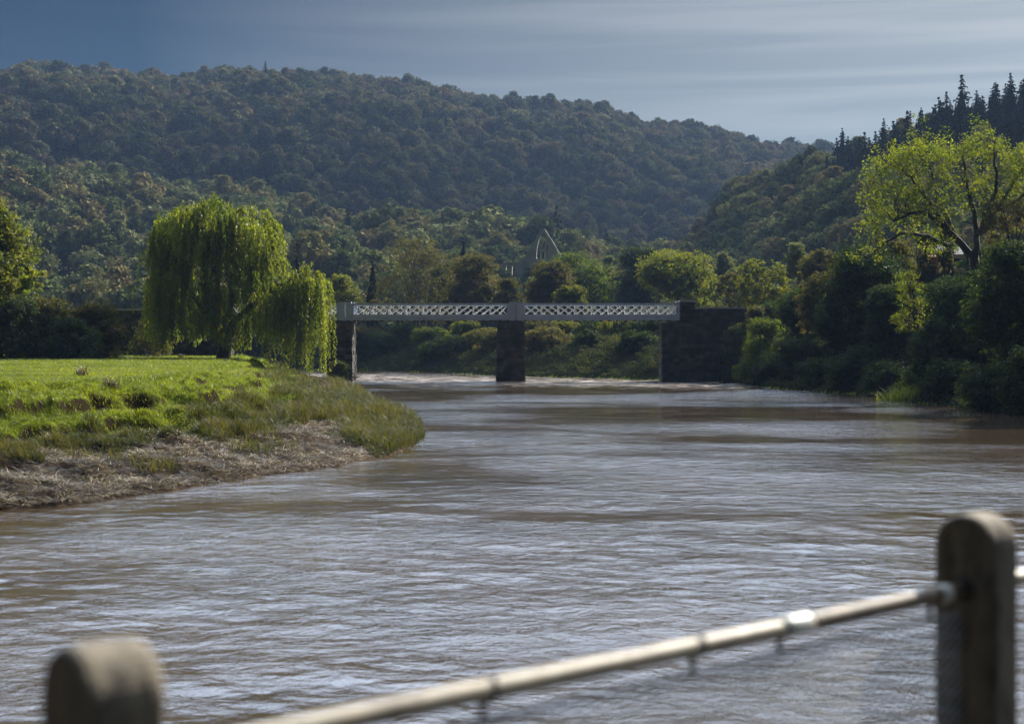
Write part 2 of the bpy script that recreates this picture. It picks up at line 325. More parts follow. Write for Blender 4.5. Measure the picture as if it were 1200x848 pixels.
# ------------------------------------------------------------------ hills
RIDGE = ([-900, -300, 0, 40, 80, 130, 220, 260, 330, 400, 450, 500, 560, 620, 700, 780, 850, 900, 940, 1000, 1100, 1400, 2200],
         [120, 78, 75, 70, 75, 82, 88, 84, 83, 88, 94, 102, 109, 117, 127, 139, 152, 162, 171, 185, 200, 230, 260])
SPUR = ([-900, -300, 0, 100, 160, 260, 330, 420, 500, 600, 700, 780, 850, 1000, 1400, 2200],
        [175, 180, 192, 205, 216, 232, 240, 246, 256, 272, 287, 297, 302, 310, 320, 330])
def left_hill(px, Y):
    Rg = np.interp(px, *RIDGE) + np.interp(px, [0, 300, 900], [30, 22, 20]); Sp = np.interp(px, *SPUR) + 20
    zz = lambda py, YY: EYE + (400 - py) * YY / F
    k = np.interp(px, [-300, 0, 300, 600, 800, 1000], [1.1, 1.0, 1.0, .9, .75, .6])
    an = [(300, np.full_like(px, -6.0)), (340, np.full_like(px, 4.0)), (430, zz(356, 430) + 0 * px), (640, zz(Sp, 640)), (690, zz(Sp, 640) - 3),
          (745, zz(Sp - 40 * k, 745)), (790, zz(Sp - 66 * k, 790)), (900, zz(Sp - 66 * k, 790) * .55 + zz(Rg, 1120) * .45), (1040, zz(Rg + 8, 1060)), (1120, zz(Rg, 1120)), (1250, zz(Rg, 1120) - 6), (1700, zz(Rg, 1120) - 60)]
    z = np.full(np.shape(px), -6.0)
    for (Ya, za), (Yb, zb) in zip(an[:-1], an[1:]):
        t = (Y - Ya) / (Yb - Ya); s = (t >= 0) & (t <= 1); t = np.clip(t, 0, 1)
        z = np.where(s, za * (1 - t) + zb * t, z)
    z = np.where(Y > 1700, an[-1][1], z)
    X = (px - 600) / F * Y
    return z + np.interp(Y, [300, 430, 900, 1040, 1120], [0, 3, 8, 5, 1]) * fbm(X / 110, Y / 110, 3, 21)
RSK = ([700, 740, 780, 800, 830, 850, 880, 900, 940, 960, 985, 1010, 1050, 1100, 1150, 1190, 1260, 1400, 1700, 2400],
       [345, 320, 285, 268, 240, 214, 204, 200, 192, 180, 176, 172, 156, 139, 127, 123, 120, 124, 140, 180])
def right_hill(px, Y):
    Rg = np.interp(px, *RSK) + np.interp(px, [940, 985, 1100], [36, 22, 15])
    Yr = np.interp(px, [700, 800, 1000, 1200, 2400], [560, 540, 480, 430, 330])
    Yb = np.interp(px, [700, 900, 1100, 1300, 2400], [400, 330, 250, 200, 120])
    zr = EYE + (400 - Rg) * Yr / F; zb = np.interp(px, [700, 900, 1100, 1300], [3, 5, 9, 12])
    t = np.clip((Y - Yb) / (Yr - Yb), -.3, 1)
    z = zb + (zr - zb) * np.clip(t, 0, 1) + np.minimum(t, 0) * 45
    z = np.where(Y > Yr, zr - (Y - Yr) * .16, z)
    X = (px - 600) / F * Y
    return z + 4 * fbm(X / 60, Y / 60, 3, 33) * np.clip(t * 3, 0, 1) * np.clip((1 - t) * 4 + .15, 0, 1)
M['hill'] = rough('hill_earth', (.02, .022, .012), (.04, .038, .02), .05, bump=.2)
M['hill'].node_tree.nodes['Principled BSDF'].inputs['Specular IOR Level'].default_value = 0
hc = np.arange(-1300, 2300, 20.0)
grid_obj('hill', hc, np.concatenate([np.arange(300, 1260, 12.0), np.arange(1260, 1720, 50)]), lambda p, X, Y: (left_hill(p, Y), .5 + 0 * X), M['hill'])
grid_obj('hillside', np.arange(700, 2400, 20.0), np.arange(100, 760, 10.0), lambda p, X, Y: (right_hill(p, Y), .5 + 0 * X), M['hill'])

# ------------------------------------------------------------------ foliage builders
def leaf_quads(A, C, nrm, size, aspect, rng, tint, rand=.55):
    """rhombic leaves at centres C, facing roughly nrm"""
    n = len(C)
    r = rng.normal(size=(n, 3)); nn = nrm + rand * r; nn /= np.linalg.norm(nn, axis=1)[:, None] + 1e-9
    u = np.cross(nn, rng.normal(size=(n, 3))); u /= np.linalg.norm(u, axis=1)[:, None] + 1e-9; v = np.cross(nn, u)
    s = (size * rng.uniform(.6, 1.3, n))[:, None]
    P = np.stack([C - u * s * .5, C + v * s * aspect * .5 + nn * s * .1, C + u * s * .5, C - v * s * aspect * .5 + nn * s * .1], 1).reshape(-1, 3)
    A.add(P, np.arange(4 * n).reshape(n, 4), tint=np.repeat(np.broadcast_to(tint, (n,)), 4))
def ico(sub=1):
    import bmesh
    b = bmesh.new(); bmesh.ops.create_icosphere(b, subdivisions=sub, radius=1)
    v = np.array([x.co[:] for x in b.verts]); t = np.array([[q.index for q in f.verts] for f in b.faces]); b.free(); return v, t
ICO2 = ico(2); ICO3 = ico(3)
def crown(A, rng, lobes, n_clump, clump_r, per, leaf, aspect=.6, core=.74, low=-.45, drop=.12, jit=.16, inner=.15):
    lobes = np.asarray(lobes, float); wgt = (lobes[:, 3] * lobes[:, 4] + lobes[:, 3] * lobes[:, 5]) ; wgt = wgt / wgt.sum()
    li = rng.choice(len(lobes), n_clump, p=wgt)
    dirs = rng.normal(size=(n_clump, 3)); dirs /= np.linalg.norm(dirs, axis=1)[:, None]
    f = dirs[:, 2] < low; dirs[f, 2] *= -.6; dirs /= np.linalg.norm(dirs, axis=1)[:, None]
    rad = 1 + jit * rng.normal(size=n_clump) * .6 - .05
    inn = rng.random(n_clump) < inner; rad[inn] *= rng.uniform(.4, .85, inn.sum())
    cen = lobes[li, :3] + dirs * lobes[li, 3:6] * rad[:, None]
    keep = np.ones(n_clump, bool)
    for k, lb in enumerate(lobes):
        q = np.linalg.norm((cen - lb[:3]) / lb[3:6], axis=1)
        keep &= (q > .72) | (li == k)
    # gaps where the noise is low
    g = fbm(cen[:, 0] * .55 + cen[:, 1] * .23, cen[:, 2] * .55 + cen[:, 1] * .31, 2, 5) * .5 + .5
    keep &= ~((g < .42) & (rng.random(n_clump) < drop * 3.5))
    cen = cen[keep]; dirs = dirs[keep]
    tint = np.clip(.5 + .28 * rng.normal(size=len(cen)), 0, 1)
    sz = clump_r * rng.uniform(.55, 1.35, len(cen))
    idx = np.repeat(np.arange(len(cen)), per)
    off = rng.normal(size=(len(idx), 3)); off /= np.linalg.norm(off, axis=1)[:, None]
    off *= (sz[idx] * rng.random(len(idx)) ** .5)[:, None]; off[:, 2] *= .7
    C = cen[idx] + off
    leaf_quads(A, C, dirs[idx] * .8 + np.array([0, 0, .35]), leaf, aspect, rng, np.clip(tint[idx] + .12 * rng.normal(size=len(idx)), 0, 1))
    if core:
        for lb in lobes:
            nn_ = int(14 * (lb[3] * lb[5]) / (leaf * leaf) * .16) + 12
            d = rng.normal(size=(nn_, 3)); d /= np.linalg.norm(d, axis=1)[:, None]
            leaf_quads(A, lb[:3] + d * lb[3:6] * (core * rng.uniform(.85, 1.15, nn_))[:, None], d, leaf * 2.6, .75, rng, np.clip(.3 + .2 * rng.normal(size=nn_), 0, 1), .45)
    return cen
def wob(rng, p, q, n, amp, sag=0.0):
    t = np.linspace(0, 1, n)[:, None]; p = np.asarray(p, float); q = np.asarray(q, float)
    L_ = np.linalg.norm(q - p); w = np.zeros((n, 3))
    for k in (1, 2, 3): w += np.sin(math.pi * k * t) * rng.normal(size=3) * amp * L_ / k
    pts = p + (q - p) * t + w; pts[:, 2] += -sag * L_ * np.sin(math.pi * t[:, 0]); return pts
def tree(name, label, cat, mat, px, Y, top, base, width, rng_seed, lobes=None, group=None, leaf=.32, dens=1.0, core=.62, clump=None, per=22, drop=.12,
         depth=None, flat=1.0, n_lobe=9, low=-.8, stems=1, bark='bark', aspect=.6, bottom=None):
    """px, top, base, width in photograph pixels at distance Y -> a tree standing on the ground there"""
    rng = np.random.default_rng(rng_seed)
    s = Y / F; Wd = width * s; z_top = EYE - (top - 400) * s
    X = (px - 600) * s
    gzv = float(ground_z(np.array([X]), np.array([Y]))[0][0])
    bz = min(gzv, EYE - (base - 400) * s) if base else gzv
    bz = max(bz, 0.0) if base else bz
    H = max(z_top - bz, .35 * Wd, 1.2)
    root = empty(name, (X, Y, bz)); tag(root, label, cat, group)
    c0 = .18 * H if bottom is None else bottom * H
    ch = H - c0; D = (depth or Wd) / 2
    if lobes is None:
        lobes = []
        lobes.append((0, 0, c0 + ch * .48, Wd * .36, D * .72, ch * .42))
        for k in range(n_lobe):
            a = k / n_lobe * 6.283 + rng.uniform(-.3, .3); hh = rng.uniform(.12, .74)
            env = math.sqrt(max(.05, 1 - ((hh - .4) / .62) ** 2)); rr = rng.uniform(.20, .29)
            rr2 = rr * Wd
            lobes.append((math.cos(a) * (Wd / 2 * env - rr2 * .95), math.sin(a) * (D * env - rr2 * .9), c0 + hh * ch, rr2, rr2, min(rr2 * 1.0, ch * .34) * flat))
        for k in range(3):
            rr = rng.uniform(.17, .25) * Wd; lobes.append((rng.uniform(-.2, .2) * Wd, rng.uniform(-.2, .2) * D, H - rr * .85 * rng.uniform(1, 1.25), rr, rr, rr * .85))
    A = Acc(); area = sum(l_[3] * l_[5] for l_ in lobes) * 10
    cr_ = clump or max(.5, Wd * .065)
    n = int(area / (cr_ * cr_) * .55 * dens)
    cen = crown(A, rng, lobes, n, cr_, per, leaf, aspect, core, low, drop)
    A.build('crown', M[mat], root)
    T = Acc(); r0 = max(.12, H * .022)
    for sI in range(stems):
        off = np.array([rng.normal() * .4, rng.normal() * .4, 0]) if stems > 1 else np.zeros(3)
        tp = np.array([rng.normal() * Wd * .05, 0, c0 + ch * .55]) + off * 3
        pts = wob(rng, off + np.array([0, 0, -.3]), tp, 8, .03); rad = np.linspace(1, .35, 8) * r0 / stems ** .5; rad[0] *= 1.35
        tube(T, pts, rad, 8)
        for lb in lobes[1:]:
            k = rng.integers(2, 7)
            e = np.array(lb[:3]) + np.array([0, 0, lb[5] * .4])
            pp = wob(rng, pts[k], e, 6, .06, -.08); tube(T, pp, np.linspace(rad[k] * .6, .03, 6), 5)
            if stems > 1 and rng.random() < .5: continue
            for _ in range(4):
                q = np.array(lb[:3]) + rng.normal(size=3) * np.array(lb[3:6]) * .55
                tube(T, wob(rng, pp[3], q, 4, .08), np.linspace(.05, .015, 4) * max(1, H / 12), 4)
    T.build('trunk', M[bark], root, smooth=True)
    return root
def bush(name, label, cat, mat, px, Y, top, base, width, seed, group=None, leaf=.3, dens=1.0, core=.55, drop=.1, depth=None):
    return tree(name, label, cat, mat, px, Y, top, base, width, seed, group=group, leaf=leaf, dens=dens, core=core, drop=drop, n_lobe=7, bottom=-.38, flat=.95, depth=depth, low=-.5, stems=3)

# leaf colours
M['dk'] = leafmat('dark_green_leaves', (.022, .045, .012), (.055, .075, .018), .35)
M['green'] = leafmat('green_leaves', (.05, .08, .012), (.11, .13, .02), .45)
M['olive'] = leafmat('olive_leaves', (.07, .075, .022), (.13, .115, .04), .4, mid=(.10, .09, .03))
M['rust'] = leafmat('autumn_leaves', (.075, .072, .026), (.15, .105, .042), .4, mid=(.09, .09, .03))
M['yellow'] = leafmat('yellow_green_leaves', (.09, .12, .018), (.19, .18, .03), .5)
M['pale'] = leafmat('pale_leaves', (.11, .13, .07), (.18, .19, .10), .35)
M['willow'] = leafmat('willow_leaves', (.07, .10, .012), (.21, .225, .04), .52, gloss=.03)
M['spruce'] = leafmat('spruce_needles', (.012, .026, .016), (.03, .045, .026), .1)
M['lit'] = leafmat('bright_leaves', (.085, .12, .014), (.19, .195, .028), .55)

# ------------------------------------------------------------------ bridge (built where it stands: 167 m away, 10 px per metre)
BY = 167.0
def bx(px): return (px - 600) / F * BY
def bz_(py): return EYE - (py - 400) / F * BY
bridge = empty('lattice_bridge', (0, BY, 0)); tag(bridge, 'pale grey iron lattice footbridge of three spans crossing the brown river on stone piers', 'bridge')
Y0f, Y1f = 0.0, 3.3
zt0, zt1 = bz_(355.2), bz_(357.8); zb0, zb1 = bz_(375), bz_(369)
spans = [(262, 397), (412, 596.5), (612.5, 797)]
for side, yy in ((0, 0.0), (1, 3.3)):
    for (a, b) in spans:
        g = Acc(); x0, x1 = bx(a), bx(b)
        box(g, x0, x1, yy - .16, yy + .16, zt1, zt0); box(g, x0, x1, yy - .14, yy + .14, zb0 + .06, zb1)
        box(g, x0, x1, yy - .2, yy + .2, zb0, zb0 + .06); box(g, x0, x1, yy - .17, yy + .17, zb1, zb1 + .05)
        for e in (x0, x1): box(g, e - (.25 if e == x1 else 0), e + (.25 if e == x0 else 0), yy - .13, yy + .13, zb1 + .05, zt1)
        go = g.build('girder', M['chord'], bridge)
        l_ = Acc(); n = 18; st = (x1 - x0 - .5) / n; za, zc = zb1 + .05, zt1
        for i in range(n):
            xa = x0 + .25 + i * st
            for j in (0, 1):
                xs = xa; xe = xa + st * 1.5 if i < n - 1 else xa + st
                if j: xs, xe = xe, xs
                bar(l_, (xs, yy + (-.05 if j else .05), za), (xe, yy + (-.05 if j else .05), zc), .09, .05)
            if i % 2 == 0: bar(l_, (xa, yy + .005, za), (xa, yy + .005, zc), .13, .045)
        for xm in np.arange(x0 + .6, x1, 1.0): box(l_, xm - .03, xm + .03, yy - .2, yy - .16, zt1 - .02, zt0 + .01)
        l_.build('lattice', M['web'], go)
for px0, px1 in ((397, 412), (596.5, 612.5)):
    for yy in (0.0, 3.3):
        g = Acc(); x0, x1 = bx(px0), bx(px1); xm = (x0 + x1) / 2
        box(g, x0 + .003, xm - .03, yy - .24, yy + .24, zb0 - .05, zt0 + .06); box(g, xm + .03, x1 - .003, yy - .24, yy + .24, zb0 - .05, zt0 + .06)
        for e in (x0 + .09, xm - .12, xm + .12, x1 - .09): box(g, e - .045, e + .045, yy - .29, yy - .24, zb0 + .05, zt0)
        box(g, x0, x1, yy - .3, yy + .3, zt0 + .062, zt0 + .14)
        g.build('end_post', M['chord'], bridge)
g = Acc(); box(g, bx(262), bx(797), .22, 3.08, zb0 + .12, zb0 + .35)
for xm in np.arange(bx(266), bx(795), 1.0): box(g, xm - .08, xm + .08, .15, 3.15, zb0 - .12, zb0 + .118)
box(g, bx(262), bx(797), 1.5, 1.75, zb0 - .14, zb0 - .125)
g.build('deck', M['deck'], bridge)
def masonry(A, x0, x1, y0, y1, z0, z1, rng, course=.42, block=.8, jit=.05, batter=0.0):
    n = int(round((z1 - z0) / course)); c = (z1 - z0) / n
    for i in range(n):
        b = batter * (1 - i / n)
        za, zb2 = z0 + i * c, z0 + (i + 1) * c - .035
        for face in ('f', 'b', 'l', 'r'):
            if face in 'fb':
                k = max(1, int(round((x1 - x0 + 2 * b) / block))); ed = np.linspace(x0 - b, x1 + b, k + 1) + (rng.uniform(-.2, .2) * block if False else 0)
                ed[1:-1] += rng.uniform(-.25, .25, k - 1) * block * .8
                for a, d in zip(ed[:-1], ed[1:]):
                    e = rng.uniform(-jit, jit); aa = a - (rng.uniform(0, jit * 2) if a == ed[0] else -.01); dd = d + (rng.uniform(0, jit * 2) if d == ed[-1] else -.01)
                    if face == 'f': box(A, aa, dd, y0 - b - e, y0 + .35, za, zb2, tint=rng.random())
                    else: box(A, aa, dd, y1 - .35, y1 + b + e, za, zb2, tint=rng.random())
            else:
                k = max(1, int(round((y1 - y0 - .8) / block))); ed = np.linspace(y0 + .36, y1 - .36, k + 1)
                for a, d in zip(ed[:-1], ed[1:]):
                    e = rng.uniform(-jit, jit) * 1.4
                    if face == 'l': box(A, x0 - b - e, x0 + .4, a, d - .01, za, zb2, tint=rng.random())
                    else: box(A, x1 - .4, x1 + b + e, a, d - .01, za, zb2, tint=rng.random())
    box(A, x0 + .3, x1 - .3, y0 + .3, y1 - .3, z0, z1 - .01)
for (a, b, lab) in ((384, 413, 'dark block-built stone pier rising from the bank edge beside the weeping willow'), (582, 615, 'dark block-built stone pier standing alone in the middle of the river')):
    g = Acc(); rg = np.random.default_rng(int(a)); x0, x1 = bx(a) + .12, bx(b) - .12; xc = (x0 + x1) / 2
    masonry(g, x0 - xc, x1 - xc, -.2, 3.5, -1.5, zb0 - .22, rg, batter=.18)
    p = empty('bridge_pier', (xc, BY, 0)); tag(p, lab, 'pier', 'stone piers of the lattice bridge')
    g.build('shaft', M['stone'], p)
    g = Acc(); box(g, x0 - xc - .18, x1 - xc + .18, -.35, 3.65, zb0 - .218, zb0 - .16); g.build('capping', M['stone'], p)
# right abutment and approach wall
ab = empty('stone_abutment', (bx(797), BY, 0)); tag(ab, 'dark stone abutment and approach wall at the right end of the bridge', 'wall')
rg = np.random.default_rng(4); ox = bx(797)
g = Acc(); masonry(g, bx(815) - ox + .02, bx(905) - ox, -.2, 3.8, -1.0, bz_(361.5), rg, block=.9, jit=.035); g.build('masonry', M['stone'], ab)
g = Acc(); masonry(g, bx(776) - ox, bx(797) - ox - .01, .25, 3.3, -1.0, zb0 - .3, rg, block=.8, jit=.035); g.build('bearing_wall', M['stone'], ab)
for yy in (-.5, 3.0):
    g = Acc(); masonry(g, .0, bx(814) - ox, yy, yy + 1.2, -1.0 if yy < 0 else zb0 - .3, bz_(353.5), rg, block=.8, jit=.04)
    po = g.build('pilaster', M['stone'], ab); g = Acc(); box(g, -.12, bx(814) - ox + .12, yy - .12, yy + 1.32, bz_(353.5), bz_(352)); g.build('cap_stone', M['coping'], po)
g = Acc(); box(g, bx(815.5) - ox, bx(906) - ox, -.3, .3, bz_(361.5) + .002, bz_(360)); box(g, bx(815.5) - ox, bx(906) - ox, 3.3, 3.9, bz_(361.5) + .002, bz_(360)); g.build('coping', M['coping'], ab)
# left approach
al = empty('approach_wall', (bx(266), BY, 0)); tag(al, 'long dark stone wall carrying the bridge approach behind the willow and hedge', 'wall'); ox = bx(266)
g = Acc(); masonry(g, bx(40) - ox, 0, -.2, 3.8, 1.5, bz_(363.6), rg, block=.9, jit=.035); g.build('masonry', M['stone'], al)
g = Acc(); box(g, bx(39) - ox, .05, -.35, .35, bz_(363.6) + .002, bz_(362)); g.build('coping', M['coping'], al)
# magpie on the coping
bd = empty('bird', (bx(168), BY, bz_(362))); tag(bd, 'small black and white bird perched on the stone wall left of the willow', 'bird')
v, t = ICO2
g = Acc(); g.add(v * np.array([.17, .11, .12]) + [0, 0, .2], t=t); tube(g, [(-.1, 0, .2), (-.25, 0, .14), (-.42, 0, .08)], [.06, .045, .02]); g.add(v * .075 + [.15, 0, .33], t=t)
tube(g, [(.1, 0, .24), (.15, 0, .33)], [.08, .06]); tube(g, [(.2, 0, .33), (.28, 0, .32)], [.022, .004]); tube(g, [(0, .03, .12), (0.02, .03, 0)], .01); tube(g, [(0, -.03, .12), (0.02, -.03, 0)], .01)
g.build('body', M['deck'], bd, True)
g = Acc(); g.add(v * np.array([.12, .115, .085]) + [.045, 0, .17], t=t); g.build('belly', M['white_wall'], bd, True)

# ------------------------------------------------------------------ ruined abbey
AY = 380.0
def ax(px): return (px - 637) / F * AY
def az(py): return EYE - (py - 400) / F * AY
ruin = empty('abbey_ruin', ((637 - 600) / F * AY, AY, 4), R(-8)); tag(ruin, 'roofless stone abbey ruin with a tall pierced gable above the trees', 'ruin')
ruin_z = 4.0
g = Acc()
prof = [(303, 609, 628.5, 641.5, 665), (300, 614.5, 628.5, 642, 658), (294, 618.5, 629, 642.5, 654), (287, 623, 630, 642, 650), (281, 627, 631.5, 641, 646.5), (276, 630, 634, 639.5, 643), (273, 632, 636.4, 636.6, 641.3), (268, 635.5, 636.5, 636.6, 638.2)]
th = .8
for (a, b) in zip(prof[:-1], prof[1:]):
    for i, j in ((1, 2), (3, 4)):
        p = [(ax(a[i]), az(a[0])), (ax(a[j]), az(a[0])), (ax(b[j]), az(b[0])), (ax(b[i]), az(b[0]))]
        g.add([(x, 0, z - ruin_z) for x, z in p] + [(x, th, z - ruin_z) for x, z in p], [(0, 1, 2, 3), (7, 6, 5, 4), (0, 4, 5, 1), (1, 5, 6, 2), (2, 6, 7, 3), (3, 7, 4, 0)])
g.build('gable', M['abbey'], ruin)
g = Acc(); tube(g, [(ax(638.5), .6, az(303) - ruin_z), (ax(639), .6, az(290) - ruin_z), (ax(641.3), .6, az(283) - ruin_z)], .28, 6)
tube(g, [(ax(633.5), .6, az(303) - ruin_z), (ax(633.5), .6, az(292) - ruin_z), (ax(636), .6, az(284) - ruin_z), (ax(637.5), .6, az(276) - ruin_z)], .22, 6); g.build('tracery', M['abbey'], ruin)
g = Acc(); box(g, ax(609), ax(665), .0, th, -3, az(303) - ruin_z - .01); g.build('west_wall', M['abbey'], ruin)
for a, b in ((607.5, 614), (660, 667)):
    g = Acc(); box(g, ax(a), ax(b), -1.2, -.01, -3, az(309) - ruin_z); box(g, ax(a) + .2, ax(b) - .2, -.8, -.012, az(309) - ruin_z, az(303) - ruin_z); g.build('buttress', M['abbey'], ruin)
g = Acc()
for a, b in ((588, 592), (595, 599), (602, 607)): box(g, ax(a), ax(b), 1.0, 2.0, -3, az(311) - ruin_z)
box(g, ax(588), ax(608), 1.02, 1.98, az(311) - ruin_z, az(307) - ruin_z); box(g, ax(588), ax(608), 1.05, 1.9, -3, az(330) - ruin_z); box(g, ax(578), ax(588), 1.0, 2.2, -3, az(318) - ruin_z)
g.build('aisle_wall', M['abbey'], ruin)
g = Acc()
box(g, ax(609), ax(610) + 1, 1.4, 38, -3, az(312) - ruin_z); box(g, ax(662), ax(665), 1.4, 38, -3, az(312) - ruin_z); g.build('nave_wall', M['abbey'], ruin)

# ------------------------------------------------------------------ trees behind the bridge
MB = 'trees behind the lattice bridge'
def bank(px, Y): return float(ground_z(np.array([(px - 600) * Y / F]), np.array([Y]))[0][0])
def conifer_acc(rng, H, Wd, tiers=16, leaf=.5, dens=1.0, bare=.12, near=True):
    A = Acc(); T = Acc()
    tube(T, [(0, 0, -.4), (0, 0, H * .5), (0, 0, H * .98)], [H * .018 + .05, H * .011 + .03, .02], 6)
    for i in range(tiers):
        f = i / (tiers - 1); z = H * (bare + (1 - bare) * f); r = Wd / 2 * (1 - f) ** .65 * rng.uniform(.8, 1.12) + .12
        nb = max(4, int(9 * (1 - f) + 4))
        for k in range(nb):
            a = rng.uniform(0, 6.283); L_ = r * rng.uniform(.55, 1.2); z = H * (bare + (1 - bare) * min(1, max(0, f + rng.normal() * .35 / tiers))); n = max(3, int(L_ / leaf * 3.4 * dens))
            tt = rng.uniform(.08, 1, n); dr = -.32 * L_ * tt ** 1.2 + .14 * L_ * tt ** 3
            C = np.stack([math.cos(a) * L_ * tt, math.sin(a) * L_ * tt, z + dr], 1) + rng.normal(size=(n, 3)) * .11 * L_ * (1.2 - tt)[:, None]
            leaf_quads(A, C, np.array([math.cos(a) * .5, math.sin(a) * .5, .9])[None] * np.ones((n, 1)), leaf, .5, rng, rng.random())
    leaf_quads(A, np.stack([rng.normal(0, .08, 6), rng.normal(0, .08, 6), H * rng.uniform(.94, 1.0, 6)], 1), np.tile([1.0, 0, .2], (6, 1)), leaf * .7, .4, rng, .4)
    v, t = ICO2; cv = v * np.array([Wd * .34, Wd * .34, H * .45]); cv[:, :2] *= np.clip(1.15 - (v[:, 2:] + 1) * .5, .08, 1); A.add(cv + [0, 0, H * (bare + .36)], t=t, tint=.2)
    return A, T
def conifer(name, label, px, Y, top, base, width, seed, group=None, mat='spruce'):
    rng = np.random.default_rng(seed); s = Y / F; X = (px - 600) * s; b = max(bank(px, Y), 0); H = EYE - (top - 400) * s - b
    A, T = conifer_acc(rng, H, width * s, 22, .45, 1.2); root = empty(name, (X, Y, b)); tag(root, label, 'conifer', group)
    A.build('crown', M[mat], root); T.build('trunk', M['bark'], root); return root
conifer('conifer', 'dark columnar conifer standing behind the left span, next to the willow', 437, 262, 298, 0, 34, 11, MB)
conifer('conifer', 'dark pointed conifer tip poking above the olive trees behind the bridge', 543, 300, 273, 0, 42, 12, MB)
conifer('conifer', 'dark conifer half hidden behind the right shoulder of the weeping willow', 348, 240, 286, 0, 34, 13, MB)
T_ = tree
T_('broadleaf_tree', 'tall thin-leaved olive grey tree behind the left part of the bridge', 'tree', 'olive', 487, 255, 278, 0, 104, 21, group=MB, core=0, dens=1.25, drop=.22, leaf=.34, stems=3)
T_('broadleaf_tree', 'round olive and ochre tree between the pointed conifer and the abbey', 'tree', 'rust', 557, 250, 296, 0, 76, 22, group=MB)
T_('broadleaf_tree', 'small ochre tree low behind the bridge just left of the middle pier', 'tree', 'olive', 596, 245, 326, 0, 40, 23, group=MB)
T_('broadleaf_tree', 'small bright green tree peeping between the willow and the dark columnar conifer', 'tree', 'yellow', 404, 250, 322, 0, 48, 24, group=MB)
T_('broadleaf_tree', 'broad dark green domed tree right of the abbey gable', 'tree', 'green', 674, 262, 296, 0, 104, 25, group=MB, dens=1.2, leaf=.34)
T_('broadleaf_tree', 'brownish round tree in front of the abbey and the domed green tree', 'tree', 'rust', 648, 240, 305, 0, 66, 26, group=MB)
T_('broadleaf_tree', 'low yellowish bush-like tree just above the bridge rail below the brownish tree', 'tree', 'yellow', 668, 232, 334, 0, 44, 27, group=MB)
T_('broadleaf_tree', 'dark shaded round tree between the domed green tree and the yellow tree', 'tree', 'dk', 752, 270, 290, 0, 62, 28, group=MB, dens=1.2)
T_('broadleaf_tree', 'wide yellow green tree behind the right end of the bridge', 'tree', 'yellow', 795, 238, 297, 0, 104, 29, group=MB, leaf=.34)
T_('broadleaf_tree', 'small pale round tree between the yellow tree and the hillside', 'tree', 'pale', 849, 300, 296, 0, 28, 30, group=MB)
T_('broadleaf_tree', 'thin greyish tree above the approach wall right of the bridge', 'tree', 'olive', 858, 225, 318, 0, 44, 31, group=MB, core=0, dens=.8, drop=.3, stems=2)
T_('broadleaf_tree', 'light feathery yellow green tree with a dark thin trunk beside the white gable', 'tree', 'yellow', 893, 200, 304, 0, 62, 32, group=MB, core=0, dens=1.3, drop=.2, leaf=.3, low=-1)
T_('broadleaf_tree', 'upright pale green round-headed tree at the foot of the dark hillside', 'tree', 'pale', 935, 230, 284, 0, 34, 33, group=MB)
T_('broadleaf_tree', 'ochre tree leaning over the right bank behind the big dark tree', 'tree', 'olive', 962, 190, 292, 0, 62, 34, group=MB, drop=.2)
T_('broadleaf_tree', 'slim dark autumn tree behind the domed green tree', 'tree', 'olive', 722, 300, 318, 0, 44, 35, group=MB)
T_('broadleaf_tree', 'dark olive tree behind the small ochre tree, left of the abbey', 'tree', 'dk', 527, 270, 306, 0, 66, 36, group=MB)
T_('broadleaf_tree', 'pale yellow tree showing between the domed green tree and the shaded tree', 'tree', 'pale', 712, 330, 300, 0, 24, 37, group=MB)

# bushes on the far bank under the bridge
UB = 'bushes on the far bank under the bridge'
BL = [(425, 248, 385, 60, 'olive', 'olive bush on the far bank just right of the left pier'), (452, 243, 398, 56, 'dk', 'low dark bush at the waterline right of the left pier'),
      (478, 246, 378, 58, 'dk', 'dark bush below the left end of the middle span'), (508, 232, 384, 58, 'green', 'dark green bush with a pale grey-leaved edge under the middle span'),
      (545, 228, 374, 46, 'lit', 'small bright yellow green bush under the middle span left of the middle pier'), (520, 222, 405, 66, 'dk', 'low dark waterside bush below the bright yellow bush'),
      (565, 222, 392, 60, 'olive', 'brownish bush on the bank just left of the middle pier'), (585, 215, 408, 56, 'rust', 'russet low bush behind the foot of the middle pier'),
      (632, 215, 374, 56, 'olive', 'ochre green bush just right of the middle pier'), (662, 218, 376, 44, 'yellow', 'yellowish bush under the third span'),
      (640, 204, 410, 70, 'rust', 'low brown brambly bush at the waterline right of the middle pier'), (700, 212, 384, 60, 'dk', 'dark bush under the middle of the right span'),
      (728, 206, 392, 62, 'yellow', 'sunlit green bush on the bank below the right span'), (760, 200, 378, 56, 'dk', 'dark bush tucked against the right abutment'),
      (688, 200, 412, 44, 'dk', 'small dark bush low on the grassy spit below the right span'), (745, 190, 410, 50, 'dk', 'shaded bush at the foot of the right abutment'),
      (300, 262, 392, 60, 'dk', 'dark bush seen under the willow branches right of its trunk'), (345, 258, 396, 60, 'dk', 'dark far bank bush behind the hanging willow strands'), (255, 258, 394, 60, 'dk', 'dark bush far behind the willow trunk')]
for i, (px, Y, top, wd, mt, lab) in enumerate(BL):
    bush('bush', lab, 'bush', mt, px, Y, top, 0, wd, 100 + i, group=UB, leaf=.28, depth=wd * Y / F * .8)

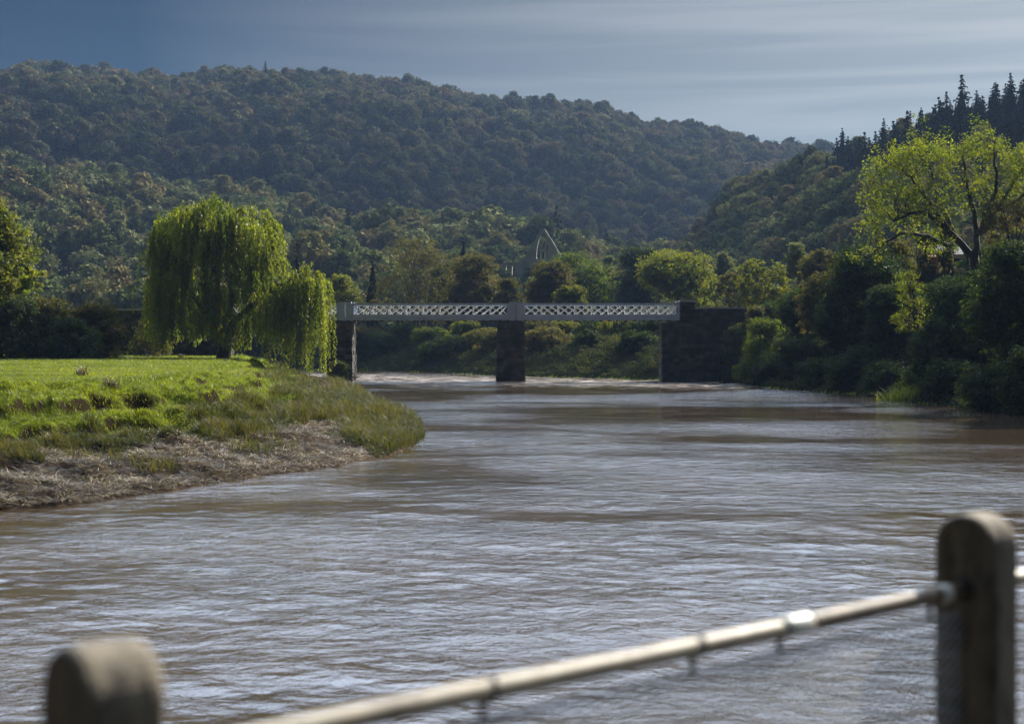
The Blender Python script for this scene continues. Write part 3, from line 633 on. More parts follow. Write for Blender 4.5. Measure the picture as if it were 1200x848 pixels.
# ------------------------------------------------------------------ right bank trees
RBk = 'trees crowding the right bank'
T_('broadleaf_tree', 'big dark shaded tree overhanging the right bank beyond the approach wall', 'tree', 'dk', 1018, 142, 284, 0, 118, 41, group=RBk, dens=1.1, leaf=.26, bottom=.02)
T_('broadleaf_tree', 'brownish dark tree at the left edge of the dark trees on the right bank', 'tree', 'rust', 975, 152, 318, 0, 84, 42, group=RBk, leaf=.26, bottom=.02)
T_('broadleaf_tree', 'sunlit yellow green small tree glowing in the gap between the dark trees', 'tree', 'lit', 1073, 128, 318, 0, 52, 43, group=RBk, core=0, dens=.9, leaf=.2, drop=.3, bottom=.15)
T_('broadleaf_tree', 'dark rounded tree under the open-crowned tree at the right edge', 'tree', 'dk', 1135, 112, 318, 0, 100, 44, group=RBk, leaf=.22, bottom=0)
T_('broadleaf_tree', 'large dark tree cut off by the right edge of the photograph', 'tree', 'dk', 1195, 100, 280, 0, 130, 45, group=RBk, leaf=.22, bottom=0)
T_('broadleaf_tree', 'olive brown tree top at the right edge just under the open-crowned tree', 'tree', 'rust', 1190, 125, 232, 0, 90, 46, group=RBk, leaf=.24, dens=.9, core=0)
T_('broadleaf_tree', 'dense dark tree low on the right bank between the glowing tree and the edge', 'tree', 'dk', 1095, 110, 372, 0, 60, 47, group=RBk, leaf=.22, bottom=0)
T_('broadleaf_tree', 'ochre topped tree behind the big dark tree on the right bank', 'tree', 'olive', 1045, 160, 280, 0, 60, 48, group=RBk, leaf=.28)
SB = 'low bushes hanging over the right waterline'
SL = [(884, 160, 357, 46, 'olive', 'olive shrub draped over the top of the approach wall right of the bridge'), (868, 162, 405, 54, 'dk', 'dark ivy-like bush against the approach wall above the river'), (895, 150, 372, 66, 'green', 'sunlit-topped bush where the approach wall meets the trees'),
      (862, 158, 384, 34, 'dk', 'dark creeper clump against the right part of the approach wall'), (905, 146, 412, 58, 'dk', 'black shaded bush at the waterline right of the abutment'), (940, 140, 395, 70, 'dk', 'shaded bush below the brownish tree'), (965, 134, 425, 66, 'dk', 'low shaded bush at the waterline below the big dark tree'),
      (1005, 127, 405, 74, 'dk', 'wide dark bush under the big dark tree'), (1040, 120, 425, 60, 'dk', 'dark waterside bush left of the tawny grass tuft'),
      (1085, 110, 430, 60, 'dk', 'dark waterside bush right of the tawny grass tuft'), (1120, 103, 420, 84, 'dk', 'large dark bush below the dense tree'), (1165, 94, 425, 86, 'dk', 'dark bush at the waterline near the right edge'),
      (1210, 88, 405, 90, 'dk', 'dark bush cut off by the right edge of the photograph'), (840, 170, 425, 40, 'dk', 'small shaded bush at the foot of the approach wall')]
for i, (px, Y, top, wd, mt, lab) in enumerate(SL):
    bush('bush', lab, 'bush', mt, px, Y + 4, top, 0, wd, 200 + i, group=SB, leaf=.22)
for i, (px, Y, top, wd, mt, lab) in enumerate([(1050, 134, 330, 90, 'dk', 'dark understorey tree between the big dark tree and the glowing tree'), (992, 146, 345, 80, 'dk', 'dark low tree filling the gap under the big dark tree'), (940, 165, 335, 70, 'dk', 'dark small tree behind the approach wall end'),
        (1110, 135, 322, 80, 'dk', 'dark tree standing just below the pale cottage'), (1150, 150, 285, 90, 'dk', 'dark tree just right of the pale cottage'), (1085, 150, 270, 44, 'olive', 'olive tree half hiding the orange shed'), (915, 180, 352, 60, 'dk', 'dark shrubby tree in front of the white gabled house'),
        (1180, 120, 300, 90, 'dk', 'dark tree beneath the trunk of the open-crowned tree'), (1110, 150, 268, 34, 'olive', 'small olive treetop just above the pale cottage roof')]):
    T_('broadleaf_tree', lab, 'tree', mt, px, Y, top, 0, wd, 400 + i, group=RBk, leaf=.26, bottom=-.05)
# trees outside the frame's right edge, seen from a step aside and in the water
for i, (px, Y, top, wd) in enumerate([(1290, 92, 250, 150), (1420, 80, 230, 190)]):
    T_('broadleaf_tree', ['dark tree beyond the right edge of the picture', 'second dark tree beyond the right edge of the picture'][i], 'tree', 'dk', px, Y, top, 0, wd, 60 + i, group=RBk, leaf=.25, bottom=0)

# open tree with bare limbs
def open_tree():
    rng = np.random.default_rng(77); Y = 128.0; s = Y / F; X = (1145 - 600) * s; b = bank(1145, Y); root = empty('open_crowned_tree', (X, Y, b))
    tag(root, 'tall open-crowned tree with dark spreading limbs and bright yellow green leaves at right', 'tree', RBk)
    P = lambda px, py, dy=0: np.array([(px - 1145) * s, dy, EYE - (py - 400) * s - b])
    T = Acc(); ends = []
    def limb(pts, r0, r1, k=4):
        pts = np.array(pts); tt = np.linspace(0, 1, len(pts)); t2 = np.linspace(0, 1, len(pts) * 3)
        q = np.stack([np.interp(t2, tt, pts[:, i]) for i in range(3)], 1); q[1:-1] = (q[:-2] + 2 * q[1:-1] + q[2:]) / 4 + rng.normal(size=(len(q) - 2, 3)) * .06
        tube(T, q, np.linspace(r0, r1, len(q)), 7)
        for j in range(k * 3):
            i = rng.integers(len(q) // 3, len(q)); d = rng.normal(size=3); d[2] = abs(d[2]) * .9 + .25; d /= np.linalg.norm(d); L_ = rng.uniform(.9, 3.0)
            e = q[i] + d * L_; w_ = wob(rng, q[i], e, 5, .08); tube(T, w_, np.linspace(max(.03, r1 * .9), .012, 5), 4); ends.append(e)
            for _ in range(3):
                e2 = w_[3] + rng.normal(size=3) * .9; tube(T, wob(rng, w_[2], e2, 3, .08), [.02, .014, .008], 3); ends.append(e2)
    limb([P(1150, 425), P(1150, 350, .3), P(1142, 300, .2)], .62, .45, 0)
    limb([P(1142, 300), P(1125, 285), P(1098, 262, -1), P(1080, 250, -1.5), P(1060, 252, -2), P(1040, 262, -2)], .36, .09)
    limb([P(1112, 288, 0), P(1085, 276, .5), P(1060, 272, .5), P(1035, 285, 0), P(1020, 300, .3)], .22, .05)
    limb([P(1108, 270, -1), P(1092, 240), P(1075, 215, .5), P(1060, 195, 1), P(1052, 182, 1)], .22, .05)
    limb([P(1125, 285, 0), P(1112, 255, 1), P(1108, 225, 2), P(1098, 195, 2), P(1090, 170, 2)], .24, .05)
    limb([P(1142, 300), P(1148, 265, .5), P(1140, 230, .8), P(1135, 200, 1), P(1132, 168, 1)], .34, .06)
    limb([P(1146, 275), P(1158, 245, -.5), P(1165, 215, -1), P(1160, 190, -1), P(1162, 165, -1)], .26, .05)
    limb([P(1150, 270), P(1170, 245, 1), P(1185, 225, 1), P(1200, 200, 1), P(1215, 185, 1)], .26, .05)
    limb([P(1160, 250, 0), P(1185, 240, -1), P(1205, 215, -2), P(1225, 210, -2)], .18, .05)
    T.build('trunk', M['bark'], root, True)
    # leaf clumps: at twig ends and scattered over the crown's outline
    C = [e for e in ends if rng.random() < .75]
    for (px, py, rx, ry, n) in [(1030, 215, 24, 18, 30), (1050, 190, 28, 16, 42), (1078, 180, 26, 16, 40), (1035, 240, 26, 18, 40), (1020, 260, 16, 14, 12), (1075, 225, 26, 20, 40), (1105, 185, 22, 18, 22),
                                (1130, 175, 22, 15, 26), (1160, 175, 22, 14, 22), (1185, 200, 18, 20, 20), (1200, 185, 22, 18, 26), (1090, 265, 24, 16, 30), (1120, 235, 26, 24, 20), (1160, 225, 26, 20, 16), (1105, 290, 18, 14, 16), (1060, 250, 26, 14, 24), (1215, 225, 20, 26, 20)]:
        for _ in range(int(n * 1.2)):
            a = rng.normal(size=3) * .55; C.append(P(px + rx * a[0], py + ry * a[1], a[2] * 3.0))
    C = np.array(C); sz = rng.uniform(.25, .6, len(C)); per = 24; idx = np.repeat(np.arange(len(C)), per); off = rng.normal(size=(len(idx), 3)) * sz[idx][:, None] * .62
    tn = np.clip(.5 + .3 * rng.normal(size=len(C)), 0, 1)
    A = Acc(); leaf_quads(A, C[idx] + off, np.tile([0, 0, .6], (len(idx), 1)), .22, .65, rng, np.clip(tn[idx] + .1 * rng.normal(size=len(idx)), 0, 1)); A.build('crown', M['lit'], root)
open_tree()

# ------------------------------------------------------------------ houses glimpsed on the right
def cottage(name, label, px, Y, pyb, wd, hw, hr, rz, seed=0, wins=3, gable=False):
    s = Y / F; root = empty(name, ((px - 600) * s, Y, EYE - (pyb - 400) * s), rz); tag(root, label, 'house')
    W2 = wd / 2; D2 = 3.2
    g = Acc(); box(g, -W2, W2, -D2, D2, -4, hw)
    for sx in (-W2, W2 - .3): g.add([(sx, -D2, hw), (sx + .3, -D2, hw), (sx + .3, D2, hw), (sx, D2, hw), (sx, 0, hw + hr), (sx + .3, 0, hw + hr)], [(0, 4, 5, 1), (2, 5, 4, 3)], [(0, 3, 4), (1, 5, 2)])
    wl = g.build('wall', M['white_wall'], root)
    g = Acc()
    for sy in (-1, 1):
        a = np.array([0, 0, hw + hr + .1]); b = np.array([0, sy * (D2 + .35), hw - .2]); n = np.array([0, -(b - a)[2], (b - a)[1]]) * sy; n = n / np.linalg.norm(n) * .14
        v_ = [a + [-W2 - .3, 0, 0], b + [-W2 - .3, 0, 0], b + [W2 + .3, 0, 0], a + [W2 + .3, 0, 0]]; g.add(v_ + [q + n for q in v_], BQ)
    g.build('roof', M['slate'], root)
    g = Acc(); box(g, W2 - 1.1, W2 - .4, -.4, .4, hw, hw + hr + .9); g.build('chimney', M['white_wall'], root)
    for k in range(wins):
        xw = -W2 + wd * (k + .5) / wins; g = Acc(); box(g, xw - .45, xw + .45, -D2 - .03, -D2 + .05, hw - 1.6, hw - .5); g.build('window', M['glass'], root)
        g = Acc()
    return root
cottage('white_house', 'white gabled house glimpsed behind the feathery tree right of the bridge', 908, 250, 361, 4.2, 1.6, 1.7, R(72), wins=2)
cottage('white_cottage', 'pale cottage with dark windows glimpsed through the dark trees at the right', 1110, 172, 312, 3.6, 1.3, 1.0, R(6), wins=4)
sh = empty('orange_shed', tuple(PX(1093, 312, 166)), 0); tag(sh, 'small orange red painted shed beside the pale cottage', 'shed')
g = Acc(); box(g, -.55, .55, -.6, .6, -3, 1.1); g.build('wall', M['orange'], sh); g = Acc(); g.add([(-.65, -.7, 1.1), (.65, -.7, 1.1), (.65, .7, 1.1), (-.65, .7, 1.1), (-.65, 0, 1.5), (.65, 0, 1.5)], [(0, 1, 5, 4), (2, 3, 4, 5), (0, 3, 2, 1)], [(0, 4, 3), (1, 2, 5)]); g.build('roof', M['orange'], sh)

# ------------------------------------------------------------------ left side trees, hedge
LT = 'trees and hedge bushes at the far left of the meadow'
T_('broadleaf_tree', 'leafy bright green tree cut off by the left edge of the photograph', 'tree', 'yellow', -12, 132, 238, 0, 118, 51, group=LT, leaf=.3, dens=1.1, bottom=.3)
T_('broadleaf_tree', 'ochre tree top at the far left edge behind the bright green tree', 'tree', 'rust', -20, 150, 225, 0, 90, 52, group=LT, leaf=.3)
HB = [(8, 130, 345, 90, 'dk', 'dark hedge bush at the left edge below the bright green tree'), (62, 133, 348, 84, 'olive', 'brown tinged hedge bush second from the left edge'), (112, 136, 352, 74, 'rust', 'dark round hedge bush at the right end of the hedge'),
      (85, 128, 372, 66, 'dk', 'low dark bush in front of the hedge'), (-60, 128, 350, 100, 'dk', 'dark hedge bush just outside the left edge')]
for i, (px, Y, top, wd, mt, lab) in enumerate(HB): bush('hedge_bush', lab, 'bush', mt, px, Y, top, 0, wd, 300 + i, group=LT, leaf=.24, dens=1.1)
bush('bush', 'light green bush in front of the approach wall left of the willow trunk', 'bush', 'olive', 176, 152, 368, 0, 52, 320, leaf=.24, core=0, drop=.2)
bush('bush', 'scrubby green bush at the foot of the left bridge pier', 'bush', 'yellow', 398, 160, 424, 0, 24, 321, leaf=.2, core=.5)
T_('broadleaf_tree', 'rounded green tree behind the willow on its left side', 'tree', 'green', 165, 200, 368, 0, 60, 322, leaf=.3)

# ------------------------------------------------------------------ weeping willow
def willow():
    rng = np.random.default_rng(8); Y = 140.0; s = Y / F; X = (262 - 600) * s; b = bank(262, Y); root = empty('weeping_willow', (X, Y, b))
    tag(root, 'large weeping willow with long hanging yellow green strands at the edge of the meadow', 'tree')
    P = lambda px, py, dy=0: np.array([(px - 262) * s, dy, EYE - (py - 400) * s - b])
    T = Acc()
    def limb(pts, r0, r1):
        pts = np.array(pts); tt = np.linspace(0, 1, len(pts)); t2 = np.linspace(0, 1, len(pts) * 4)
        q = np.stack([np.interp(t2, tt, pts[:, i]) for i in range(3)], 1)
        for _ in range(3): q[1:-1] = (q[:-2] + 2 * q[1:-1] + q[2:]) / 4
        q[1:-1] += rng.normal(size=(len(q) - 2, 3)) * .04; tube(T, q, np.linspace(r0, r1, len(q)), 8); return q
    limb([P(262, 424), P(263, 405), P(260, 385)], .75, .5)
    L1 = [limb([P(260, 392), P(240, 365, -1), P(215, 320, -1.5), P(200, 285, -1)], .34, .07), limb([P(261, 390), P(252, 350, 1.5), P(245, 300, 2), P(240, 262, 1.5)], .36, .07),
          limb([P(262, 388), P(275, 345, -1), P(280, 310, -1.5), P(292, 285, -1), P(300, 262, -1)], .36, .07), limb([P(263, 392), P(290, 362, -.5), P(320, 340, -1), P(345, 328, -1.2), P(368, 320, -1)], .34, .07),
          limb([P(262, 396), P(285, 380, 2), P(320, 360, 3), P(350, 345, 3)], .28, .06), limb([P(259, 392), P(235, 375, 2.5), P(200, 350, 4), P(185, 320, 4)], .3, .06), limb([P(262, 390), P(262, 350, -3), P(265, 310, -4), P(262, 280, -4)], .3, .06)]
    # dome lobes (px, py, dy, rx, ry(depth m), rz px)
    lobes = [(248, 300, 0, 48, 5.5, 50), (200, 286, 1, 24, 4.0, 32), (193, 322, 0, 20, 4.0, 34), (192, 352, -1, 18, 3.5, 26), (292, 274, 0, 30, 4.0, 35), (258, 268, -1.5, 28, 4.0, 32), (226, 272, -2, 26, 4.0, 26), (312, 306, 1, 17, 3.5, 24), (362, 338, -1, 20, 2.8, 25), (350, 350, 1, 20, 3.0, 24), (377, 350, 0, 9, 2.0, 22), (225, 345, -3.5, 40, 3.5, 30), (290, 350, -3, 38, 3, 34), (215, 365, 2, 40, 3, 22), (305, 378, -1, 30, 3, 20), (250, 372, -4, 44, 2.5, 16), (345, 368, -2, 22, 3, 20)]
    A = Acc(); wgt = np.array([l_[3] * l_[5] for l_ in lobes], float); wgt /= wgt.sum()
    nb = 370; tb = rng.choice(len(lobes), nb, p=wgt); Cs = []; Ns = []; Tn = []
    for li in tb:
        l_ = lobes[li]; d = rng.normal(size=3); d[2] = abs(d[2]) * .9 + rng.uniform(-.15, .2); d /= np.linalg.norm(d)
        c = P(l_[0] + d[0] * l_[3], l_[1] - d[2] * l_[5], l_[2] + d[1] * l_[4]) * 1.0
        right = l_[0] > 330
        zf = P(0, 400, 0)[2]
        tint = np.clip(.5 + .32 * rng.normal(), 0, 1)
        out_ = np.array([d[0], d[1], 0]) ; L0 = rng.uniform(1.6, 4.6) * (1.55 if right else 1.0) * (1.1 if d[2] < .35 else .8)
        br = rng.uniform(.18, .55)
        for k in range(rng.integers(9, 15)):
            st = c + rng.normal(size=3) * br * np.array([1, 1, .6]); Ls = L0 * rng.uniform(.6, 1.2)
            lim = P(0, 434 if right else 400 + 9 * math.sin(st[0] * .9), 0)[2]
            Ls = min(Ls, st[2] - lim) if st[2] - lim > .3 else .3
            n = max(5, int(Ls / .105)); tt = np.linspace(0, 1, n)
            bulge = .5 * rng.uniform(.5, 1.5)
            px_ = st[0] + out_[0] * bulge * (1 - np.exp(-tt * 3)) + .10 * np.sin(tt * 4 + rng.uniform(0, 6)); py_ = st[1] + out_[1] * bulge * (1 - np.exp(-tt * 3))
            pz_ = st[2] + .35 * np.sin(tt * math.pi) * (1 - tt) - Ls * tt ** 1.15
            Cs.append(np.stack([px_, py_, pz_], 1) + rng.normal(size=(n, 3)) * .05); Tn.append(np.full(n, np.clip(tint + .15 * rng.normal(), 0, 1)))
    C = np.concatenate(Cs); tn = np.concatenate(Tn); n = len(C)
    # narrow pendulous leaves: long axis close to straight down
    dn = np.stack([rng.normal(0, .35, n), rng.normal(0, .35, n), -np.ones(n)], 1); dn /= np.linalg.norm(dn, axis=1)[:, None]
    sd_ = np.cross(dn, rng.normal(size=(n, 3))); sd_ /= np.linalg.norm(sd_, axis=1)[:, None]
    L_ = rng.uniform(.22, .38, n)[:, None]; Wd = rng.uniform(.05, .085, n)[:, None]
    V = np.stack([C, C + dn * L_ * .45 + sd_ * Wd, C + dn * L_, C + dn * L_ * .45 - sd_ * Wd], 1).reshape(-1, 3)
    A.add(V, np.arange(4 * n).reshape(n, 4), tint=np.repeat(tn, 4)); A.build('crown', M['willow'], root)
    for q in L1:
        for _ in range(9):
            i = rng.integers(len(q) // 2, len(q)); e = q[i] + np.array([rng.normal() * 1.4, rng.normal() * 1.4, rng.uniform(.3, 2.2)]); tube(T, wob(rng, q[i], e, 4, .1), np.linspace(.05, .015, 4), 4)
    T.build('trunk', M['bark'], root, True)
willow()

# ------------------------------------------------------------------ grass, reeds, debris
def blades(A, P, h, wd, lean, rng, tint, up=1.0):
    n = len(P); a = rng.uniform(0, 6.283, n); ln = lean * rng.uniform(.3, 1.2, n)
    d = np.stack([np.cos(a) * ln, np.sin(a) * ln, np.full(n, up)], 1); d /= np.linalg.norm(d, axis=1)[:, None]
    s_ = np.stack([-np.sin(a + rng.normal(0, .8, n)), np.cos(a), np.zeros(n)], 1); s_ /= np.linalg.norm(s_, axis=1)[:, None]
    h = np.broadcast_to(h, (n,))[:, None] * rng.uniform(.5, 1.3, n)[:, None]; w_ = np.broadcast_to(wd, (n,))[:, None]
    mid = P + d * h * .55; tip = P + d * h + np.stack([np.cos(a), np.sin(a), -.6 * np.ones(n)], 1) * h * .22 * (lean > 0)
    V = np.stack([P - s_ * w_ / 2, P + s_ * w_ / 2, mid + s_ * w_ * .35, tip, mid - s_ * w_ * .35], 1).reshape(-1, 3)
    i = np.arange(n)[:, None] * 5
    A.add(V, i + np.array([[0, 1, 2, 4]]), i + np.array([[4, 2, 3]]), tint=np.repeat(np.broadcast_to(tint, (n,)), 5))
M['grass'] = leafmat('meadow_grass', (.075, .105, .006), (.19, .21, .012), .5, 0, gloss=.03)
M['reed'] = leafmat('reed_grass', (.028, .036, .010), (.12, .105, .042), .4, 0, mid=(.05, .056, .016), gloss=.02)
M['straw'] = leafmat('dead_reeds', (.04, .03, .02), (.42, .35, .26), .25, 0, mid=(.13, .10, .07), gloss=.05)
rng = np.random.default_rng(99)
def bank_pts(n, y0, y1, p0, p1, seed, pw=1.0):
    r = np.random.default_rng(seed); u = r.random(n); Y = 1 / (1 / y0 + (1 / y1 - 1 / y0) * u)
    px = r.uniform(p0, p1, n); X = (px - 600) / F * Y
    z, dl, dr, riv, left = ground_z(X, Y); k = left & ~riv & (dl > .1)
    wid = np.interp(px, [-200, 60, 250, 420, 520], [7.5, 5.4, 5.8, 5.2, 1.2])
    deb = 1.5 * fbm(X / 3, Y / 3, 3, 7)
    return np.stack([X, Y, z], 1)[k], (dl + deb * np.clip(dl, 0, 1) - wid)[k], dl[k], px[k]
P_, e_, dl_, px_ = bank_pts(420000, 38, 185, -260, 520, 1)
n2_ = fbm(P_[:, 0] / 2.2, P_[:, 1] / 2.2, 3, 12)
z2_, *_q = ground_z(P_[:, 0] + .1, P_[:, 1] - .22); steep_ = (P_[:, 2] - z2_) / .24 > .75
k = (e_ > .9 + 1.3 * n2_) & ~(steep_ & (rng.random(len(e_)) < .5))
A = Acc(); Pk = P_[k]; dk_ = dl_[k]; yy = Pk[:, 1]; patch = fbm(Pk[:, 0] / 3, Pk[:, 1] / 3, 3, 15)
blades(A, Pk, (.055 + .0007 * yy + .07 * np.clip(patch, 0, 1)) * np.where(dk_ < 13, 1.7, 1.0), .018 + .00025 * yy, .8, rng, np.clip(.55 + .5 * patch + .12 * rng.normal(size=len(Pk)), 0, 1))
tag(A.build('meadow_grass', M['grass']), 'short bright green grass covering the meadow and its slumped bank', 'grass', kind='stuff')
# reeds: belt between debris and grass + the spit
k = ((e_ > -.6 + 1.2 * n2_) & (e_ < np.interp(px_, [-100, 200, 320, 420], [.9, 1.5, 3.0, 6.0]) + 2.0 * n2_)) | ((px_ + 45 * n2_ + 12 * rng.normal(size=len(px_)) > 395) & (dl_ < 7.5) & (P_[:, 1] + 4 * n2_ > 57) & (n2_ > -.45)) | ((n2_ + .5 * rng.normal(size=len(e_)) * .5 > .62) & (e_ > -4) & (e_ < 0))
Pk = P_[k]; yy = Pk[:, 1]; pt = fbm(Pk[:, 0] / 1.6, Pk[:, 1] / 1.6, 3, 16)
tall = np.interp(px_[k], [-200, 250, 380, 520], [.30, .38, .55, .50])
A = Acc(); blades(A, Pk, tall * (1 + 1.3 * pt), .02 + .00022 * yy, .55, rng, np.clip(.5 + .6 * pt + .12 * rng.normal(size=len(Pk)), 0, 1))
tag(A.build('reeds', M['reed']), 'olive green reeds and long grass on the point of the left bank', 'reeds', kind='stuff')
# dead flattened stems
P_, e_, dl_, px_ = bank_pts(150000, 36, 110, -260, 520, 2)
n2_ = fbm(P_[:, 0] / 1.1, P_[:, 1] / 1.1, 3, 18)
k = (e_ < .9 + 1.2 * n2_) & (n2_ > -.6) | ((px_ > 340) & (rng.random(len(e_)) < .45) & (n2_ > -.3)) | ((px_ > 380) & (dl_ < 2.2 + 1.5 * n2_)) | ((dl_ < 1.1) & (rng.random(len(e_)) < .7))
Pk = P_[k]; nn_ = n2_[k]; Pk[:, 2] += .04 + .22 * np.clip(nn_ + .1, 0, 1) * rng.random(len(Pk))
A = Acc(); blades(A, Pk, .50, .026, 2.4, rng, np.clip(0.42 + .7 * nn_ + .30 * rng.normal(size=len(Pk)), 0, 1), up=.35)
tag(A.build('dead_reed_litter', M['straw']), 'pale brown flattened dead reeds and flood litter along the left waterline', 'litter', kind='stuff')
# undergrowth: brambles and ivy covering the far and right banks
def undergrowth():
    r = np.random.default_rng(55); n = 34000; u = r.random(n); Y = 1 / (1 / 82 + (1 / 300 - 1 / 82) * u); px = r.uniform(60, 1350, n); X = (px - 600) / F * Y
    z, dl, dr, riv, left = ground_z(X, Y); k = ~left & ~riv & (dr > .2) & (dr < 55); X, Y, z, dr = X[k], Y[k], z[k], dr[k]
    h = (.35 + .75 * r.random(len(X)) * np.clip(dr / 4, .3, 1)); tn = np.clip(.45 + .5 * fbm(X / 6, Y / 6, 3, 19) + .15 * r.normal(size=len(X)), 0, 1)
    per = 26; idx = np.repeat(np.arange(len(X)), per); off = r.normal(size=(len(idx), 3)); off /= np.linalg.norm(off, axis=1)[:, None]; off *= r.random((len(idx), 1)) ** .4; off[:, 2] = np.abs(off[:, 2])
    C = np.stack([X[idx], Y[idx], z[idx]], 1) + off * np.stack([h[idx] * 1.3, h[idx] * 1.3, h[idx]], 1)
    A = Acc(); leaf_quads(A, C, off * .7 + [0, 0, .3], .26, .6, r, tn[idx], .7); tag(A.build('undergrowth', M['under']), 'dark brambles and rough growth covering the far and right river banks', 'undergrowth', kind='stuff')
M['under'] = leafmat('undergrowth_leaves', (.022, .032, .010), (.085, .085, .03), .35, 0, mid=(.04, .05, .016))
undergrowth()
# tawny tussock on the right bank
def tussock(label, px, Y, hgt, n, mat, seed, wd=.9, cat='grass'):
    r = np.random.default_rng(seed); X = (px - 600) / F * Y; b = bank(px, Y); P2 = np.stack([r.normal(0, wd * .4, n), r.normal(0, wd * .4, n), np.zeros(n)], 1)
    zz, *_ = ground_z(P2[:, 0] + X, P2[:, 1] + Y); P2[:, 2] = zz - b
    A = Acc(); blades(A, P2, hgt, .03 + .0003 * Y, .7, r, r.random(n)); o = A.build('grass_tussock' if cat == 'grass' else 'dock_plant', M[mat]); o.location = (X, Y, b); return tag(o, label, cat)
tussock('tawny sunlit grass tussock at the foot of the dark right bank', 1055, 113, 1.5, 500, 'lit', 1, 2.2)
for i, (px, py, lab) in enumerate([(97, 436, 'tall brown seeding dock plant on the meadow, the leftmost'), (60, 452, 'short dock stem near the left edge of the meadow'), (130, 444, 'thin dock plant right of the tall leftmost one'), (345 * .35 + 165, 428, 'brown weed clump on the meadow left of the willow trunk'), (212, 414, 'pale seeding weed standing against the hedge shade left of the willow')]):
    Yp = 1.72 * F / (py + 6 - 400); tussock(lab, px, min(Yp, 150), .55, 60, 'straw', 20 + i, .3, 'weed')

# ------------------------------------------------------------------ woods on the hills
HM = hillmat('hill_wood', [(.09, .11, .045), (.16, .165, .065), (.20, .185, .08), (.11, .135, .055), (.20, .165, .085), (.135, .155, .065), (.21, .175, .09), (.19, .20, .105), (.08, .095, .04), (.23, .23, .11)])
CM = hillmat('hill_conifers', [(.018, .028, .018), (.025, .035, .022), (.03, .036, .02), (.014, .022, .015)], .08)
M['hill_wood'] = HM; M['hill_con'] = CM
def proto(seed, H, Wd, con=False):
    rng = np.random.default_rng(seed)
    if con:
        A, T = conifer_acc(rng, H, Wd, 17, .95, 1.3, bare=.0); A.v += T.v; A.tint += T.tint; A.q += [q + A.n for q in T.q]; A.t += [t + A.n for t in T.t]; A.n += T.n
        return A.mesh('spruce', CM)
    A = Acc(); lobes = [(0, 0, H * .55, Wd * .34, Wd * .34, H * .36)]
    for k in range(7):
        a = k / 7 * 6.283 + rng.uniform(-.3, .3); rr = rng.uniform(.2, .28) * Wd; lobes.append((math.cos(a) * Wd * .3, math.sin(a) * Wd * .3, H * rng.uniform(.42, .72), rr, rr, rr * .9))
    for k in range(2):
        rr = rng.uniform(.16, .22) * Wd; lobes.append((rng.uniform(-.12, .12) * Wd, rng.uniform(-.12, .12) * Wd, H - rr * rng.uniform(.9, 1.2), rr, rr, rr))
    crown(A, rng, lobes, 150, Wd * .085, 9, .72, .7, .80, -.2, .1)
    tube(A, [(0, 0, -2), (0, 0, H * .5)], [.35, .2], 5, tint=.1)
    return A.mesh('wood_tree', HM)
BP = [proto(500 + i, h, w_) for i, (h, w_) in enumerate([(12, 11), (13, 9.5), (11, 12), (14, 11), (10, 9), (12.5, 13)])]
CP = [proto(600 + i, h, w_, True) for i, (h, w_) in enumerate([(14, 7.2), (15.5, 7.4), (12.5, 7.0)])]
def scatter(hf, px0, px1, y0, y1, sp, seed):
    """candidate tree positions on a hill, about one per sp*sp metres"""
    r = np.random.default_rng(seed); out_ = []
    Y = y0
    while Y < y1:
        xs = np.arange((px0 - 600) / F * Y, (px1 - 600) / F * Y, sp); xs = xs + r.uniform(-.45, .45, len(xs)) * sp; ys = Y + r.uniform(-.45, .45, len(xs)) * sp
        out_.append(np.stack([xs, ys], 1)); Y += sp * .95
    P = np.concatenate(out_); px = P[:, 0] / P[:, 1] * F + 600
    return np.column_stack([P, hf(px, P[:, 1]), px])
def place(mesh, name, P, sc, rz, label, cat, group):
    o = bpy.data.objects.new(name, mesh); o.location = P; o.scale = (sc, sc, sc * 1.0); o.rotation_euler = (0, 0, rz); S.collection.objects.link(o); return tag(o, label, cat, group)
